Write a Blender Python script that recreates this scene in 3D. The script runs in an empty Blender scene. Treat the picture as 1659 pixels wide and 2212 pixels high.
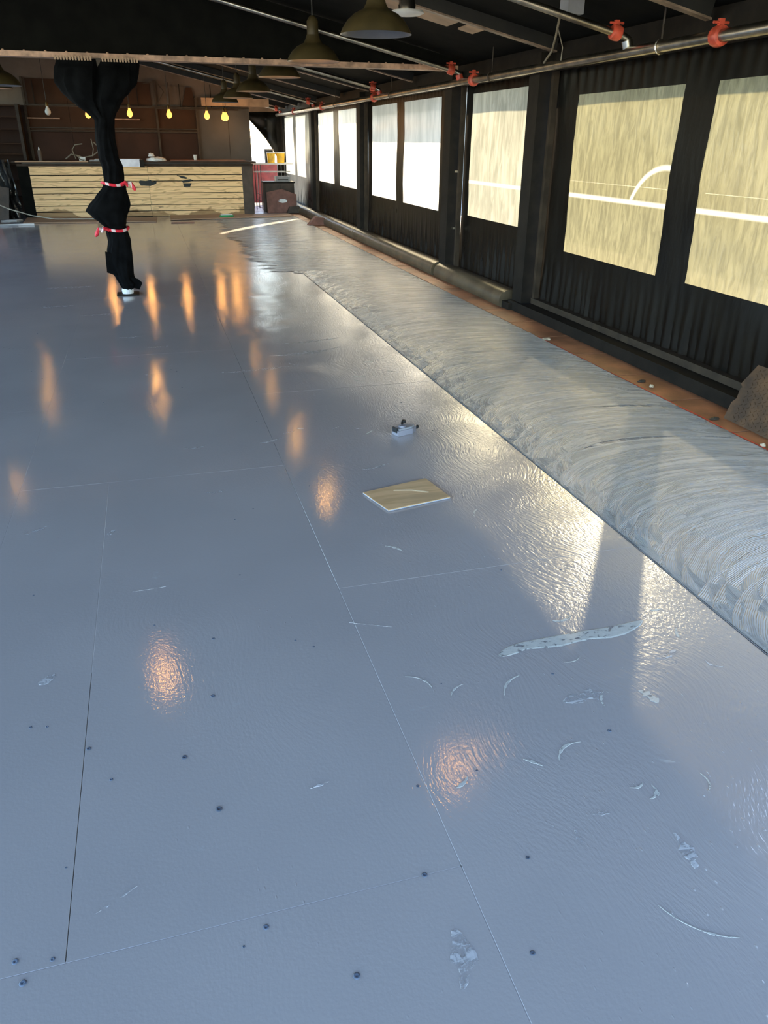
import bpy, bmesh, math, random
from mathutils import Vector, Matrix, noise
random.seed(7)
scene = bpy.context.scene
COL = scene.collection
PI = math.pi

# ------------------------------------------------------------------ camera
FPX, HC = 1653.4, 1.4586
RIGHT = Vector((0.96124020, -0.27561199, 0.00743713))
DOWN = Vector((-0.11366920, -0.42072593, -0.90003833))
FWD = Vector((0.25119035, 0.86430766, -0.43574727))
cam_data = bpy.data.cameras.new('camera')
cam_data.sensor_fit = 'HORIZONTAL'
cam_data.sensor_width = 36.0
cam_data.lens = FPX / 1659.0 * 36.0
cam_data.clip_start = 0.05
cam_data.clip_end = 300
cam = bpy.data.objects.new('camera', cam_data)
COL.objects.link(cam)
m = Matrix.Identity(4)
for i in range(3):
    m[i][0] = RIGHT[i]; m[i][1] = -DOWN[i]; m[i][2] = -FWD[i]
m[2][3] = HC
cam.matrix_world = m
scene.camera = cam

# ------------------------------------------------------------------ light
SUN_EL, SUN_AZ = math.radians(24), math.radians(36)      # azimuth from +Y towards +X
world = bpy.data.worlds.new('world')
scene.world = world
world.use_nodes = True
wn = world.node_tree
wn.nodes.clear()
sky = wn.nodes.new('ShaderNodeTexSky')
sky.sky_type = 'NISHITA'
sky.sun_disc = False
sky.sun_elevation = SUN_EL
sky.sun_rotation = SUN_AZ
sky.air_density = 1.0; sky.dust_density = 0.6; sky.ozone_density = 2.0
bg = wn.nodes.new('ShaderNodeBackground')
bg.inputs['Strength'].default_value = 1.48
wo = wn.nodes.new('ShaderNodeOutputWorld')
wn.links.new(sky.outputs[0], bg.inputs['Color'])
wn.links.new(bg.outputs[0], wo.inputs['Surface'])
sun_data = bpy.data.lights.new('sun', 'SUN')
sun_data.energy = 34.0
sun_data.angle = math.radians(0.6)
sun_data.color = (1.0, 0.84, 0.57)
sun = bpy.data.objects.new('sun', sun_data)
COL.objects.link(sun)
to_sun = Vector((math.sin(SUN_AZ) * math.cos(SUN_EL), math.cos(SUN_AZ) * math.cos(SUN_EL), math.sin(SUN_EL)))
sun.rotation_euler = to_sun.to_track_quat('Z', 'Y').to_euler()
sun.location = (20, 30, 20)
scene.view_settings.view_transform = 'Standard'
scene.view_settings.look = 'None'
scene.view_settings.gamma = 1.0
scene.view_settings.use_curve_mapping = False
scene.view_settings.exposure = 0.0

# ------------------------------------------------------------------ materials
def new_mat(name):
    mt = bpy.data.materials.new(name); mt.use_nodes = True
    nt = mt.node_tree
    return mt, nt, nt.nodes['Principled BSDF'], nt.nodes['Material Output']

def nd(nt, typ, **kw):
    n = nt.nodes.new(typ)
    for k, v in kw.items():
        if k.startswith('i_'):
            n.inputs[int(k[2:])].default_value = v
        else:
            setattr(n, k, v)
    return n

def math_node(nt, op, a, b=None, clamp=False):
    n = nt.nodes.new('ShaderNodeMath'); n.operation = op; n.use_clamp = clamp
    for i, v in enumerate((a, b)):
        if v is None: continue
        if isinstance(v, (int, float)): n.inputs[i].default_value = v
        else: nt.links.new(v, n.inputs[i])
    return n.outputs[0]

def ramp(nt, src, lo, hi):
    n = nt.nodes.new('ShaderNodeMapRange'); n.interpolation_type = 'SMOOTHSTEP'
    nt.links.new(src, n.inputs[0]); n.inputs[1].default_value = lo; n.inputs[2].default_value = hi
    return n.outputs[0]

def mixc(nt, fac, a, b):
    n = nt.nodes.new('ShaderNodeMix'); n.data_type = 'RGBA'
    if isinstance(fac, (int, float)): n.inputs[0].default_value = fac
    else: nt.links.new(fac, n.inputs[0])
    for k, v in ((6, a), (7, b)):
        if isinstance(v, (tuple, list)): n.inputs[k].default_value = (*v[:3], 1)
        else: nt.links.new(v, n.inputs[k])
    return n.outputs[2]

def noise_tex(nt, vec, scale, detail=4, rough=.55, dist=0.0):
    n = nt.nodes.new('ShaderNodeTexNoise')
    n.inputs['Scale'].default_value = scale; n.inputs['Detail'].default_value = detail
    n.inputs['Roughness'].default_value = rough; n.inputs['Distortion'].default_value = dist
    if vec is not None: nt.links.new(vec, n.inputs['Vector'])
    return n.outputs['Fac']

def coords(nt, kind='Object', scale=(1, 1, 1)):
    if kind == 'World':
        v = nt.nodes.new('ShaderNodeNewGeometry').outputs['Position']
    else:
        v = nt.nodes.new('ShaderNodeTexCoord').outputs[kind]
    mp = nt.nodes.new('ShaderNodeMapping'); mp.inputs['Scale'].default_value = scale
    nt.links.new(v, mp.inputs['Vector'])
    return mp.outputs[0]

def simple(name, col, rough=.6, metal=0.0, var=.25, scale=6, bump=.1, space='World', stretch=(1, 1, 1), spec=.5):
    mt, nt, bs, out = new_mat(name)
    v = coords(nt, space, stretch)
    n = noise_tex(nt, v, scale, 5)
    lo = tuple(c * (1 - var) for c in col); hi = tuple(min(1, c * (1 + var)) for c in col)
    nt.links.new(mixc(nt, ramp(nt, n, .3, .7), lo, hi), bs.inputs['Base Color'])
    bs.inputs['Roughness'].default_value = rough; bs.inputs['Metallic'].default_value = metal
    bs.inputs['Specular IOR Level'].default_value = spec
    if bump:
        b = nt.nodes.new('ShaderNodeBump'); b.inputs['Strength'].default_value = bump; b.inputs['Distance'].default_value = .004
        nt.links.new(noise_tex(nt, v, scale * 9, 3), b.inputs['Height'])
        nt.links.new(b.outputs[0], bs.inputs['Normal'])
    return mt

def emit(name, col, strength):
    mt, nt, bs, out = new_mat(name)
    v = coords(nt, 'Object')
    n = noise_tex(nt, v, 20)
    nt.links.new(mixc(nt, ramp(nt, n, .2, .8), tuple(c * .9 for c in col), col), bs.inputs['Emission Color'])
    bs.inputs['Emission Strength'].default_value = strength
    bs.inputs['Base Color'].default_value = (.1, .06, .02, 1)
    return mt

def floor_paint():
    mt, nt, bs, out = new_mat('grey_blue_gloss_floor_paint')
    v = coords(nt, 'World')
    big = noise_tex(nt, v, .9, 3)
    col = mixc(nt, ramp(nt, big, .35, .65), (.395, .352, .335), (.428, .382, .362))
    # pale scuffs
    vs = coords(nt, 'World', (2.2, 5.5, 1))
    sc = noise_tex(nt, vs, 1.6, 6, .62, 1.2)
    area = ramp(nt, noise_tex(nt, v, .7, 2), .42, .62)
    scm = math_node(nt, 'MULTIPLY', ramp(nt, sc, .66, .72), area)
    col = mixc(nt, math_node(nt, 'MULTIPLY', scm, .45), col, (.46, .455, .45))
    nt.links.new(col, bs.inputs['Base Color'])
    r = math_node(nt, 'ADD', math_node(nt, 'MULTIPLY', noise_tex(nt, v, 2.3, 4), .10), .03)
    r = math_node(nt, 'ADD', r, math_node(nt, 'MULTIPLY', scm, .2))
    px_ = nt.nodes.new('ShaderNodeSeparateXYZ'); nt.links.new(v, px_.inputs[0])
    side = ramp(nt, px_.outputs['X'], .45, 1.25)                    # rougher ply towards the window side
    r = math_node(nt, 'ADD', r, math_node(nt, 'MULTIPLY', side, .13))
    nt.links.new(r, bs.inputs['Roughness'])
    # relief: brush texture, wood grain patches, spatter
    warp = nt.nodes.new('ShaderNodeVectorMath'); warp.operation = 'ADD'
    vg = coords(nt, 'World', (1, .10, 1)); nt.links.new(vg, warp.inputs[0])
    nz = nt.nodes.new('ShaderNodeTexNoise'); nz.inputs['Scale'].default_value = 1.6; nz.inputs['Detail'].default_value = 1
    nt.links.new(v, nz.inputs['Vector'])
    sv = nt.nodes.new('ShaderNodeVectorMath'); sv.operation = 'SCALE'; sv.inputs['Scale'].default_value = .5
    nt.links.new(nz.outputs['Color'], sv.inputs[0]); nt.links.new(sv.outputs[0], warp.inputs[1])
    gn = noise_tex(nt, warp.outputs[0], 95, 2, .55)
    patch = ramp(nt, noise_tex(nt, v, .8, 1), .46, .62)
    grain = math_node(nt, 'MULTIPLY', gn, math_node(nt, 'MULTIPLY', math_node(nt, 'ADD', math_node(nt, 'MULTIPLY', patch, .35), side), .95))
    fine = math_node(nt, 'MULTIPLY', noise_tex(nt, v, 100, 2), .20)
    mid = math_node(nt, 'MULTIPLY', noise_tex(nt, v, 24, 2), math_node(nt, 'ADD', math_node(nt, 'MULTIPLY', side, .40), .05))
    vo = nt.nodes.new('ShaderNodeTexVoronoi'); vo.inputs['Scale'].default_value = 34
    nt.links.new(coords(nt, 'World', (1.3, .6, 1)), vo.inputs['Vector'])
    sp = math_node(nt, 'SUBTRACT', 1.0, ramp(nt, vo.outputs['Distance'], .04, .13))
    sp = math_node(nt, 'MULTIPLY', sp, math_node(nt, 'MAXIMUM', ramp(nt, noise_tex(nt, v, 1.3, 2), .55, .7), side))
    glint = math_node(nt, 'MULTIPLY', sp, ramp(nt, noise_tex(nt, v, 60, 1), .5, .6))
    nt.links.new(mixc(nt, math_node(nt, 'MULTIPLY', glint, .6), col, (.62, .61, .60)), bs.inputs['Base Color'])  # glints of the spatter bumps painted as paler specks
    hgt = math_node(nt, 'ADD', math_node(nt, 'ADD', grain, fine), math_node(nt, 'ADD', mid, math_node(nt, 'MULTIPLY', sp, .9)))
    bs.inputs['IOR'].default_value = 1.7
    b = nt.nodes.new('ShaderNodeBump'); b.inputs['Strength'].default_value = .38; b.inputs['Distance'].default_value = .004
    nt.links.new(hgt, b.inputs['Height'])
    nt.links.new(b.outputs[0], bs.inputs['Normal'])
    return mt

def adhesive():
    mt, nt, bs, out = new_mat('silver_grey_trowelled_adhesive')
    uv = nt.nodes.new('ShaderNodeUVMap').outputs[0]
    sx = nt.nodes.new('ShaderNodeSeparateXYZ'); nt.links.new(uv, sx.inputs[0])
    v = coords(nt, 'World')
    wob = math_node(nt, 'MULTIPLY', noise_tex(nt, v, 3.0, 3), .06)
    across = math_node(nt, 'ADD', sx.outputs['Y'], wob)
    ridge = math_node(nt, 'SINE', math_node(nt, 'MULTIPLY', across, 2 * PI * 140))
    # uneven pressure streaks along the stroke
    cv = nt.nodes.new('ShaderNodeCombineXYZ')
    nt.links.new(math_node(nt, 'MULTIPLY', sx.outputs['X'], .8), cv.inputs[0])
    nt.links.new(math_node(nt, 'MULTIPLY', across, 26.0), cv.inputs[1])
    nt.links.new(sx.outputs['Z'], cv.inputs[2])
    streak = noise_tex(nt, cv.outputs[0], 1.0, 4, .6)
    col = mixc(nt, ramp(nt, streak, .32, .68), (.34, .335, .32), (.52, .51, .49))
    col = mixc(nt, math_node(nt, 'MULTIPLY', math_node(nt, 'ADD', ridge, 1.0), .16), col, (.5, .5, .49))
    cv2 = nt.nodes.new('ShaderNodeCombineXYZ')
    nt.links.new(math_node(nt, 'MULTIPLY', sx.outputs['X'], 1.7), cv2.inputs[0]); nt.links.new(math_node(nt, 'MULTIPLY', across, 34.0), cv2.inputs[1])
    hl_streak = ramp(nt, noise_tex(nt, cv2.outputs[0], 1.0, 3, .5), .60, .70)   # bright window-reflection streaks along the strokes, painted into the colour
    col = mixc(nt, math_node(nt, 'MULTIPLY', hl_streak, .75), col, (.66, .65, .62))
    nt.links.new(col, bs.inputs['Base Color'])
    nt.links.new(math_node(nt, 'ADD', math_node(nt, 'MULTIPLY', streak, .28), .13), bs.inputs['Roughness']); bs.inputs['IOR'].default_value = 1.6
    hgt = math_node(nt, 'ADD', math_node(nt, 'MULTIPLY', ridge, .5), math_node(nt, 'MULTIPLY', streak, 1.3))
    b = nt.nodes.new('ShaderNodeBump'); b.inputs['Strength'].default_value = .75; b.inputs['Distance'].default_value = .004
    nt.links.new(hgt, b.inputs['Height']); nt.links.new(b.outputs[0], bs.inputs['Normal'])
    return mt

def wood(name, dark, light, scale=3.0, stretch=(.25, 3, 3), rough=.65, bump=.25, space='World', stain=None):
    mt, nt, bs, out = new_mat(name)
    v = coords(nt, space, stretch)
    wv = nt.nodes.new('ShaderNodeTexWave'); wv.bands_direction = 'Z' if stretch[2] >= stretch[1] and stretch[0] < 1 else 'X'
    wv.inputs['Scale'].default_value = scale; wv.inputs['Distortion'].default_value = 7.0
    wv.inputs['Detail'].default_value = 3; wv.inputs['Detail Scale'].default_value = .9
    nt.links.new(v, wv.inputs['Vector'])
    n = noise_tex(nt, v, 2.5, 5)
    col = mixc(nt, math_node(nt, 'MULTIPLY', wv.outputs['Fac'], .75), light, dark)
    col = mixc(nt, ramp(nt, n, .45, .75), col, tuple(c * .62 for c in light))
    if stain:
        vw = coords(nt, 'World', (1.0, 1, 1.6))
        sn = noise_tex(nt, vw, 1.1, 3)
        pz = nt.nodes.new('ShaderNodeSeparateXYZ')
        nt.links.new(nt.nodes.new('ShaderNodeNewGeometry').outputs['Position'], pz.inputs[0])
        low = math_node(nt, 'SUBTRACT', math_node(nt, 'SUBTRACT', math_node(nt, 'MULTIPLY', sn, .95), .34), pz.outputs['Z'])
        col = mixc(nt, math_node(nt, 'MULTIPLY', ramp(nt, low, .03, .09), .8), col, stain)
    nt.links.new(col, bs.inputs['Base Color'])
    bs.inputs['Roughness'].default_value = rough
    b = nt.nodes.new('ShaderNodeBump'); b.inputs['Strength'].default_value = bump; b.inputs['Distance'].default_value = .003
    nt.links.new(wv.outputs['Fac'], b.inputs['Height']); nt.links.new(b.outputs[0], bs.inputs['Normal'])
    return mt

def vinyl_pane(name, col, clear, wrinkle, mark=False, vary=.78, fwd=.52):
    mt, nt, bs, out = new_mat(name)
    v = coords(nt, 'World', (1, 1, .22))
    n = noise_tex(nt, v, wrinkle, 4, .6, .6)
    n2 = noise_tex(nt, coords(nt, 'World'), 2.2, 3)
    c = mixc(nt, ramp(nt, n, .3, .7), tuple(x * vary for x in col), col)
    c = mixc(nt, math_node(nt, 'MULTIPLY', ramp(nt, n2, .45, .75), .35), c, tuple(x * .62 for x in col))
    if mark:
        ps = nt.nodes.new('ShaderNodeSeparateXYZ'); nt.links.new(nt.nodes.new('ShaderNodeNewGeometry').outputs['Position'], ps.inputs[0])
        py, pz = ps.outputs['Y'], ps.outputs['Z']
        # bright band and arc of outside glare, painted into the vinyl colour
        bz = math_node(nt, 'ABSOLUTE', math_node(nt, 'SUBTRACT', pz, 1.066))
        glare_band = math_node(nt, 'SUBTRACT', 1.0, ramp(nt, bz, .003, .024))
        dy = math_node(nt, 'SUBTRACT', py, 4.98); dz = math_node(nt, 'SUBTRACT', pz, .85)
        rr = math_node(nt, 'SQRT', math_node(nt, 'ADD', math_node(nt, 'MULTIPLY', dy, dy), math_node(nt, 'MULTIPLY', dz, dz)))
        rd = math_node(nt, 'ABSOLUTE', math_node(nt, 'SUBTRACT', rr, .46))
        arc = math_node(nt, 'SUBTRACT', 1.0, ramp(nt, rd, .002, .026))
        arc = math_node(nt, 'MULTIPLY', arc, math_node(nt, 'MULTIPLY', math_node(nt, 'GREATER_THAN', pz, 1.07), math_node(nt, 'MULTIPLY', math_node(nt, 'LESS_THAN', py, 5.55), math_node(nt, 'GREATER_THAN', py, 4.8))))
        c = mixc(nt, math_node(nt, 'MAXIMUM', glare_band, arc), c, (.50, .47, .40))
    tl = nt.nodes.new('ShaderNodeBsdfTranslucent'); nt.links.new(c, tl.inputs['Color'])
    tr = nt.nodes.new('ShaderNodeBsdfTransparent'); tr.inputs['Color'].default_value = (.95, .93, .86, 1)
    gl = nt.nodes.new('ShaderNodeBsdfGlossy'); gl.inputs['Roughness'].default_value = .15
    b = nt.nodes.new('ShaderNodeBump'); b.inputs['Strength'].default_value = .4; b.inputs['Distance'].default_value = .01
    nt.links.new(n, b.inputs['Height']); nt.links.new(b.outputs[0], gl.inputs['Normal'])
    rf = nt.nodes.new('ShaderNodeBsdfRefraction'); rf.inputs['Roughness'].default_value = .62; rf.inputs['IOR'].default_value = 1.22
    nt.links.new(c, rf.inputs['Color'])
    m0 = nt.nodes.new('ShaderNodeMixShader'); m0.inputs[0].default_value = fwd
    nt.links.new(tl.outputs[0], m0.inputs[1]); nt.links.new(rf.outputs[0], m0.inputs[2])
    m1 = nt.nodes.new('ShaderNodeMixShader'); m1.inputs[0].default_value = clear
    nt.links.new(m0.outputs[0], m1.inputs[1]); nt.links.new(tr.outputs[0], m1.inputs[2])
    m2 = nt.nodes.new('ShaderNodeMixShader'); m2.inputs[0].default_value = .04
    nt.links.new(m1.outputs[0], m2.inputs[1]); nt.links.new(gl.outputs[0], m2.inputs[2])
    nt.links.new(m2.outputs[0], out.inputs['Surface'])
    return mt

def curtain_mat():
    mt, nt, bs, out = new_mat('black_vinyl_curtain_fabric')
    v = coords(nt, 'World', (1, 1, .3))
    n = noise_tex(nt, v, 7, 4)
    nt.links.new(mixc(nt, ramp(nt, n, .35, .7), (.003, .003, .0025), (.007, .0065, .005)), bs.inputs['Base Color'])
    nt.links.new(math_node(nt, 'ADD', math_node(nt, 'MULTIPLY', n, .25), .20), bs.inputs['Roughness']); bs.inputs['Specular IOR Level'].default_value = .12
    b = nt.nodes.new('ShaderNodeBump'); b.inputs['Strength'].default_value = .25; b.inputs['Distance'].default_value = .01
    nt.links.new(noise_tex(nt, v, 16, 3), b.inputs['Height']); nt.links.new(b.outputs[0], bs.inputs['Normal'])
    tl = nt.nodes.new('ShaderNodeBsdfTranslucent'); tl.inputs['Color'].default_value = (.25, .13, .03, 1)
    m1 = nt.nodes.new('ShaderNodeMixShader'); m1.inputs[0].default_value = .0012
    nt.links.new(bs.outputs[0], m1.inputs[1]); nt.links.new(tl.outputs[0], m1.inputs[2])
    nt.links.new(m1.outputs[0], out.inputs['Surface'])
    return mt

def striped(name, a, b_, scale, axis='Z'):
    mt, nt, bs, out = new_mat(name)
    v = coords(nt, 'Object')
    wv = nt.nodes.new('ShaderNodeTexWave'); wv.bands_direction = axis; wv.inputs['Scale'].default_value = scale
    wv.inputs['Distortion'].default_value = 3.0
    nt.links.new(v, wv.inputs['Vector'])
    nt.links.new(mixc(nt, ramp(nt, wv.outputs['Fac'], .70, .8), a, b_), bs.inputs['Base Color'])
    bs.inputs['Roughness'].default_value = .4
    return mt

def ragged(name, col, rough, lo, hi, scale):
    mt, nt, bs, out = new_mat(name)
    v = coords(nt, 'World', (1, 1.6, 1))
    n = noise_tex(nt, v, scale, 5, .65, .8)
    nt.links.new(mixc(nt, ramp(nt, n, .3, .7), tuple(c * .85 for c in col), col), bs.inputs['Base Color'])
    bs.inputs['Roughness'].default_value = rough
    tr = nt.nodes.new('ShaderNodeBsdfTransparent'); mx = nt.nodes.new('ShaderNodeMixShader')
    nt.links.new(ramp(nt, n, lo, hi), mx.inputs[0]); nt.links.new(tr.outputs[0], mx.inputs[1]); nt.links.new(bs.outputs[0], mx.inputs[2])
    nt.links.new(mx.outputs[0], out.inputs['Surface'])
    return mt

def plank_wood(name, light, dark, stain):
    mt, nt, bs, out = new_mat(name)
    oi = nt.nodes.new('ShaderNodeObjectInfo')
    v = coords(nt, 'World', (.55, 1, 4.2))
    off = nt.nodes.new('ShaderNodeVectorMath'); off.operation = 'ADD'; nt.links.new(v, off.inputs[0])
    cv = nt.nodes.new('ShaderNodeCombineXYZ'); nt.links.new(math_node(nt, 'MULTIPLY', oi.outputs['Random'], 30.0), cv.inputs[0]); nt.links.new(cv.outputs[0], off.inputs[1])
    n = noise_tex(nt, off.outputs[0], 1.5, 2, .5, .4)
    ring = math_node(nt, 'SINE', math_node(nt, 'MULTIPLY', n, 62.0))
    line = ramp(nt, ring, .35, 1.0)
    col = mixc(nt, math_node(nt, 'MULTIPLY', line, .55), light, dark)
    col = mixc(nt, math_node(nt, 'MULTIPLY', oi.outputs['Random'], .35), col, tuple(c * .72 for c in light))
    kn = noise_tex(nt, coords(nt, 'World', (1.2, 1, 6)), 2.4, 3)
    col = mixc(nt, math_node(nt, 'MULTIPLY', ramp(nt, kn, .66, .74), .8), col, (.10, .05, .02))
    sn = noise_tex(nt, coords(nt, 'World', (1.0, 1, 1.6)), 1.3, 3)
    pz = nt.nodes.new('ShaderNodeSeparateXYZ'); nt.links.new(nt.nodes.new('ShaderNodeNewGeometry').outputs['Position'], pz.inputs[0])
    low = math_node(nt, 'SUBTRACT', math_node(nt, 'SUBTRACT', math_node(nt, 'MULTIPLY', sn, 1.15), .40), pz.outputs['Z'])
    col = mixc(nt, math_node(nt, 'MULTIPLY', ramp(nt, low, .03, .08), .75), col, stain)
    nt.links.new(col, bs.inputs['Base Color']); bs.inputs['Roughness'].default_value = .65
    b = nt.nodes.new('ShaderNodeBump'); b.inputs['Strength'].default_value = .2; b.inputs['Distance'].default_value = .003
    nt.links.new(ring, b.inputs['Height']); nt.links.new(b.outputs[0], bs.inputs['Normal'])
    return mt

M = {}
M['paint'] = floor_paint()
M['adhesive'] = adhesive()
M['subfloor'] = simple('dark_subfloor', (.02, .018, .016), .9)
M['tile'] = simple('terracotta_tile', (.36, .15, .07), .55, scale=4, var=.35, bump=.3)
M['dark_steel'] = simple('dark_painted_steel', (.010, .0075, .005), .6, scale=8, var=.4, bump=.1, spec=.2)
M['brown_steel'] = simple('brown_painted_steel', (.038, .026, .016), .55, scale=8, var=.35, bump=.1, spec=.3)
M['kerb'] = simple('brown_rounded_kerb_plastic', (.10, .075, .045), .38, scale=5, var=.35, bump=.15)
M['curtain'] = curtain_mat()
M['pane'] = vinyl_pane('clear_vinyl_pane', (.56, .53, .45), .015, 9)
M['pane_mid'] = vinyl_pane('part_dimmed_vinyl_pane', (.30, .285, .215), .015, 12, True, .62)  # colour darkened so this bay glows less than the far panes
M['pane_yellow'] = vinyl_pane('dimmed_yellow_vinyl_pane', (.19, .172, .095), .02, 22, True, .60)  # yellow vinyl, darkened in colour for the weaker sun glow at this angle
M['deck'] = simple('black_roof_deck', (.004, .004, .003), .95, var=.4, bump=.1, spec=.15)
M['rafter'] = simple('rafter_dark_steel', (.010, .009, .007), .6, scale=5, var=.5)
M['rust'] = simple('tan_rusty_beam_flange', (.42, .25, .16), .55, scale=10, var=.4, bump=.3)
M['lit_flange'] = simple('tan_lit_rafter_edge', (.22, .15, .10), .45, scale=10, var=.4, bump=.2)
M['pipe'] = simple('galvanised_pipe', (.40, .36, .29), .30, 1.0, scale=8, var=.35, bump=.08)
M['red'] = simple('red_pipe_coupling', (.50, .07, .035), .35, scale=20, var=.3)
M['shade'] = simple('olive_enamel_shade', (.055, .040, .015), .42, scale=8, var=.2, bump=.05)
M['shade_in'] = simple('grey_enamel_shade_inside', (.13, .13, .14), .35, scale=8, var=.1, bump=.03)
M['black'] = simple('black_plastic', (.012, .012, .012), .45, var=.3)
M['bulb_lit'] = emit('amber_lit_bulb', (1.0, .46, .09), 70)
M['bulb_soft'] = emit('amber_soft_bulb', (1.0, .46, .085), 2.6)
M['bulb_core'] = emit('amber_filament_glow', (1.0, .72, .25), 60)
M['glass'] = simple('unlit_bulb_glass', (.75, .72, .65), .06, scale=8, var=.1, bump=0)
M['brass'] = simple('dull_brass_socket', (.25, .16, .06), .4, .8)
M['pine'] = plank_wood('weathered_pine_plank', (.97, .64, .32), (.50, .27, .11), (.20, .095, .025))
M['plank'] = wood('tan_floor_plank', (.36, .20, .11), (.48, .29, .17), 2.0, (.4, 3, 3))
M['board'] = wood('vinyl_oak_board_sample', (.52, .31, .14), (.70, .45, .23), 9.0, (.5, 4, 4), space='Object', rough=.45, bump=.04)
M['scratch'] = simple('pale_tan_scratch', (.78, .60, .38), .6)
M['edge'] = simple('grey_board_backing', (.40, .43, .50), .5)
M['counter'] = simple('dark_brown_countertop', (.04, .022, .012), .6, var=.4, spec=.25)
M['brown_panel'] = simple('brown_wall_panel', (.050, .023, .011), .6, scale=1.5, var=.3, bump=.05, spec=.15)
M['red_brown'] = simple('red_brown_wall_panel', (.042, .019, .012), .55, scale=1.5, var=.25, bump=.05, spec=.15)
M['grey_panel'] = simple('grey_wall_panel', (.085, .080, .074), .55, scale=1.2, var=.2, bump=.05, spec=.15)
M['beige'] = simple('beige_upper_board', (.14, .11, .088), .7, scale=1.5, var=.25, spec=.15)
M['tan'] = simple('tan_plywood_ceiling_board', (.40, .26, .16), .6, scale=3, var=.25)
M['drape'] = simple('black_drape_cloth', (.0032, .0034, .0037), .95, scale=10, var=.4, bump=.5, spec=.08)
M['tape'] = striped('red_white_barrier_tape', (.70, .02, .04), (.80, .62, .60), 3, 'X')
M['white'] = simple('white_painted', (.78, .77, .74), .5, var=.08)
M['cloth'] = simple('white_rag_cloth', (.80, .79, .77), .85, var=.08, bump=.3)
M['yellow'] = simple('yellow_bucket_plastic', (.80, .48, .02), .4, var=.2)
M['box_brown'] = simple('brown_cabinet_board', (.06, .04, .028), .6, var=.3)
M['carton'] = simple('maroon_brown_board', (.20, .085, .06), .6, var=.25)
M['grey'] = simple('grey_plastic', (.28, .28, .29), .5, var=.15)
M['silver'] = simple('silver_tool_casing', (.34, .33, .37), .35, .4, var=.15)
M['green'] = simple('green_plastic', (.02, .33, .10), .4, var=.2)
M['plate'] = simple('rusty_diamond_plate_steel', (.085, .040, .014), .55, .15, scale=7, var=.55, bump=.3)
M['concrete'] = simple('pale_concrete_yard', (.50, .46, .38), .9, scale=1, var=.15)
M['wall_ext'] = simple('cream_neighbour_wall', (.40, .36, .29), .85, scale=1, var=.12)
M['redpaint'] = simple('red_painted_metal', (.22, .025, .018), .45, var=.25)
M['cable'] = simple('pale_cable_jacket', (.55, .53, .45), .5, var=.1)
M['antler'] = simple('grey_bent_wire', (.20, .17, .12), .5, var=.2)
M['blackpaint'] = simple('black_paint_blot', (.008, .012, .014), .6, var=.3)
M['scuff'] = ragged('dried_grey_filler_smear', (.56, .54, .49), .45, .36, .44, 38)
M['scuff_faint'] = ragged('faint_grey_scuff', (.56, .53, .52), .25, .42, .60, 30)
M['redline'] = simple('red_chalk_tape_line', (.62, .05, .03), .6, var=.2)
M['screw'] = simple('painted_screw_dimple', (.12, .14, .18), .2, var=.3)
M['debris'] = simple('dry_crumb', (.45, .36, .25), .8, scale=30, var=.4, bump=.4)
M['leaf'] = simple('dark_dry_leaf', (.05, .035, .02), .7, scale=30, var=.4)
M['bag'] = simple('black_plastic_sheeting', (.015, .016, .018), .22, scale=5, var=.4, bump=.6)
M['chrome'] = simple('metal_duct', (.50, .45, .38), .25, 1.0, var=.2)
M['amber'] = simple('amber_bottle_label', (.70, .40, .05), .4, var=.2)

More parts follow.
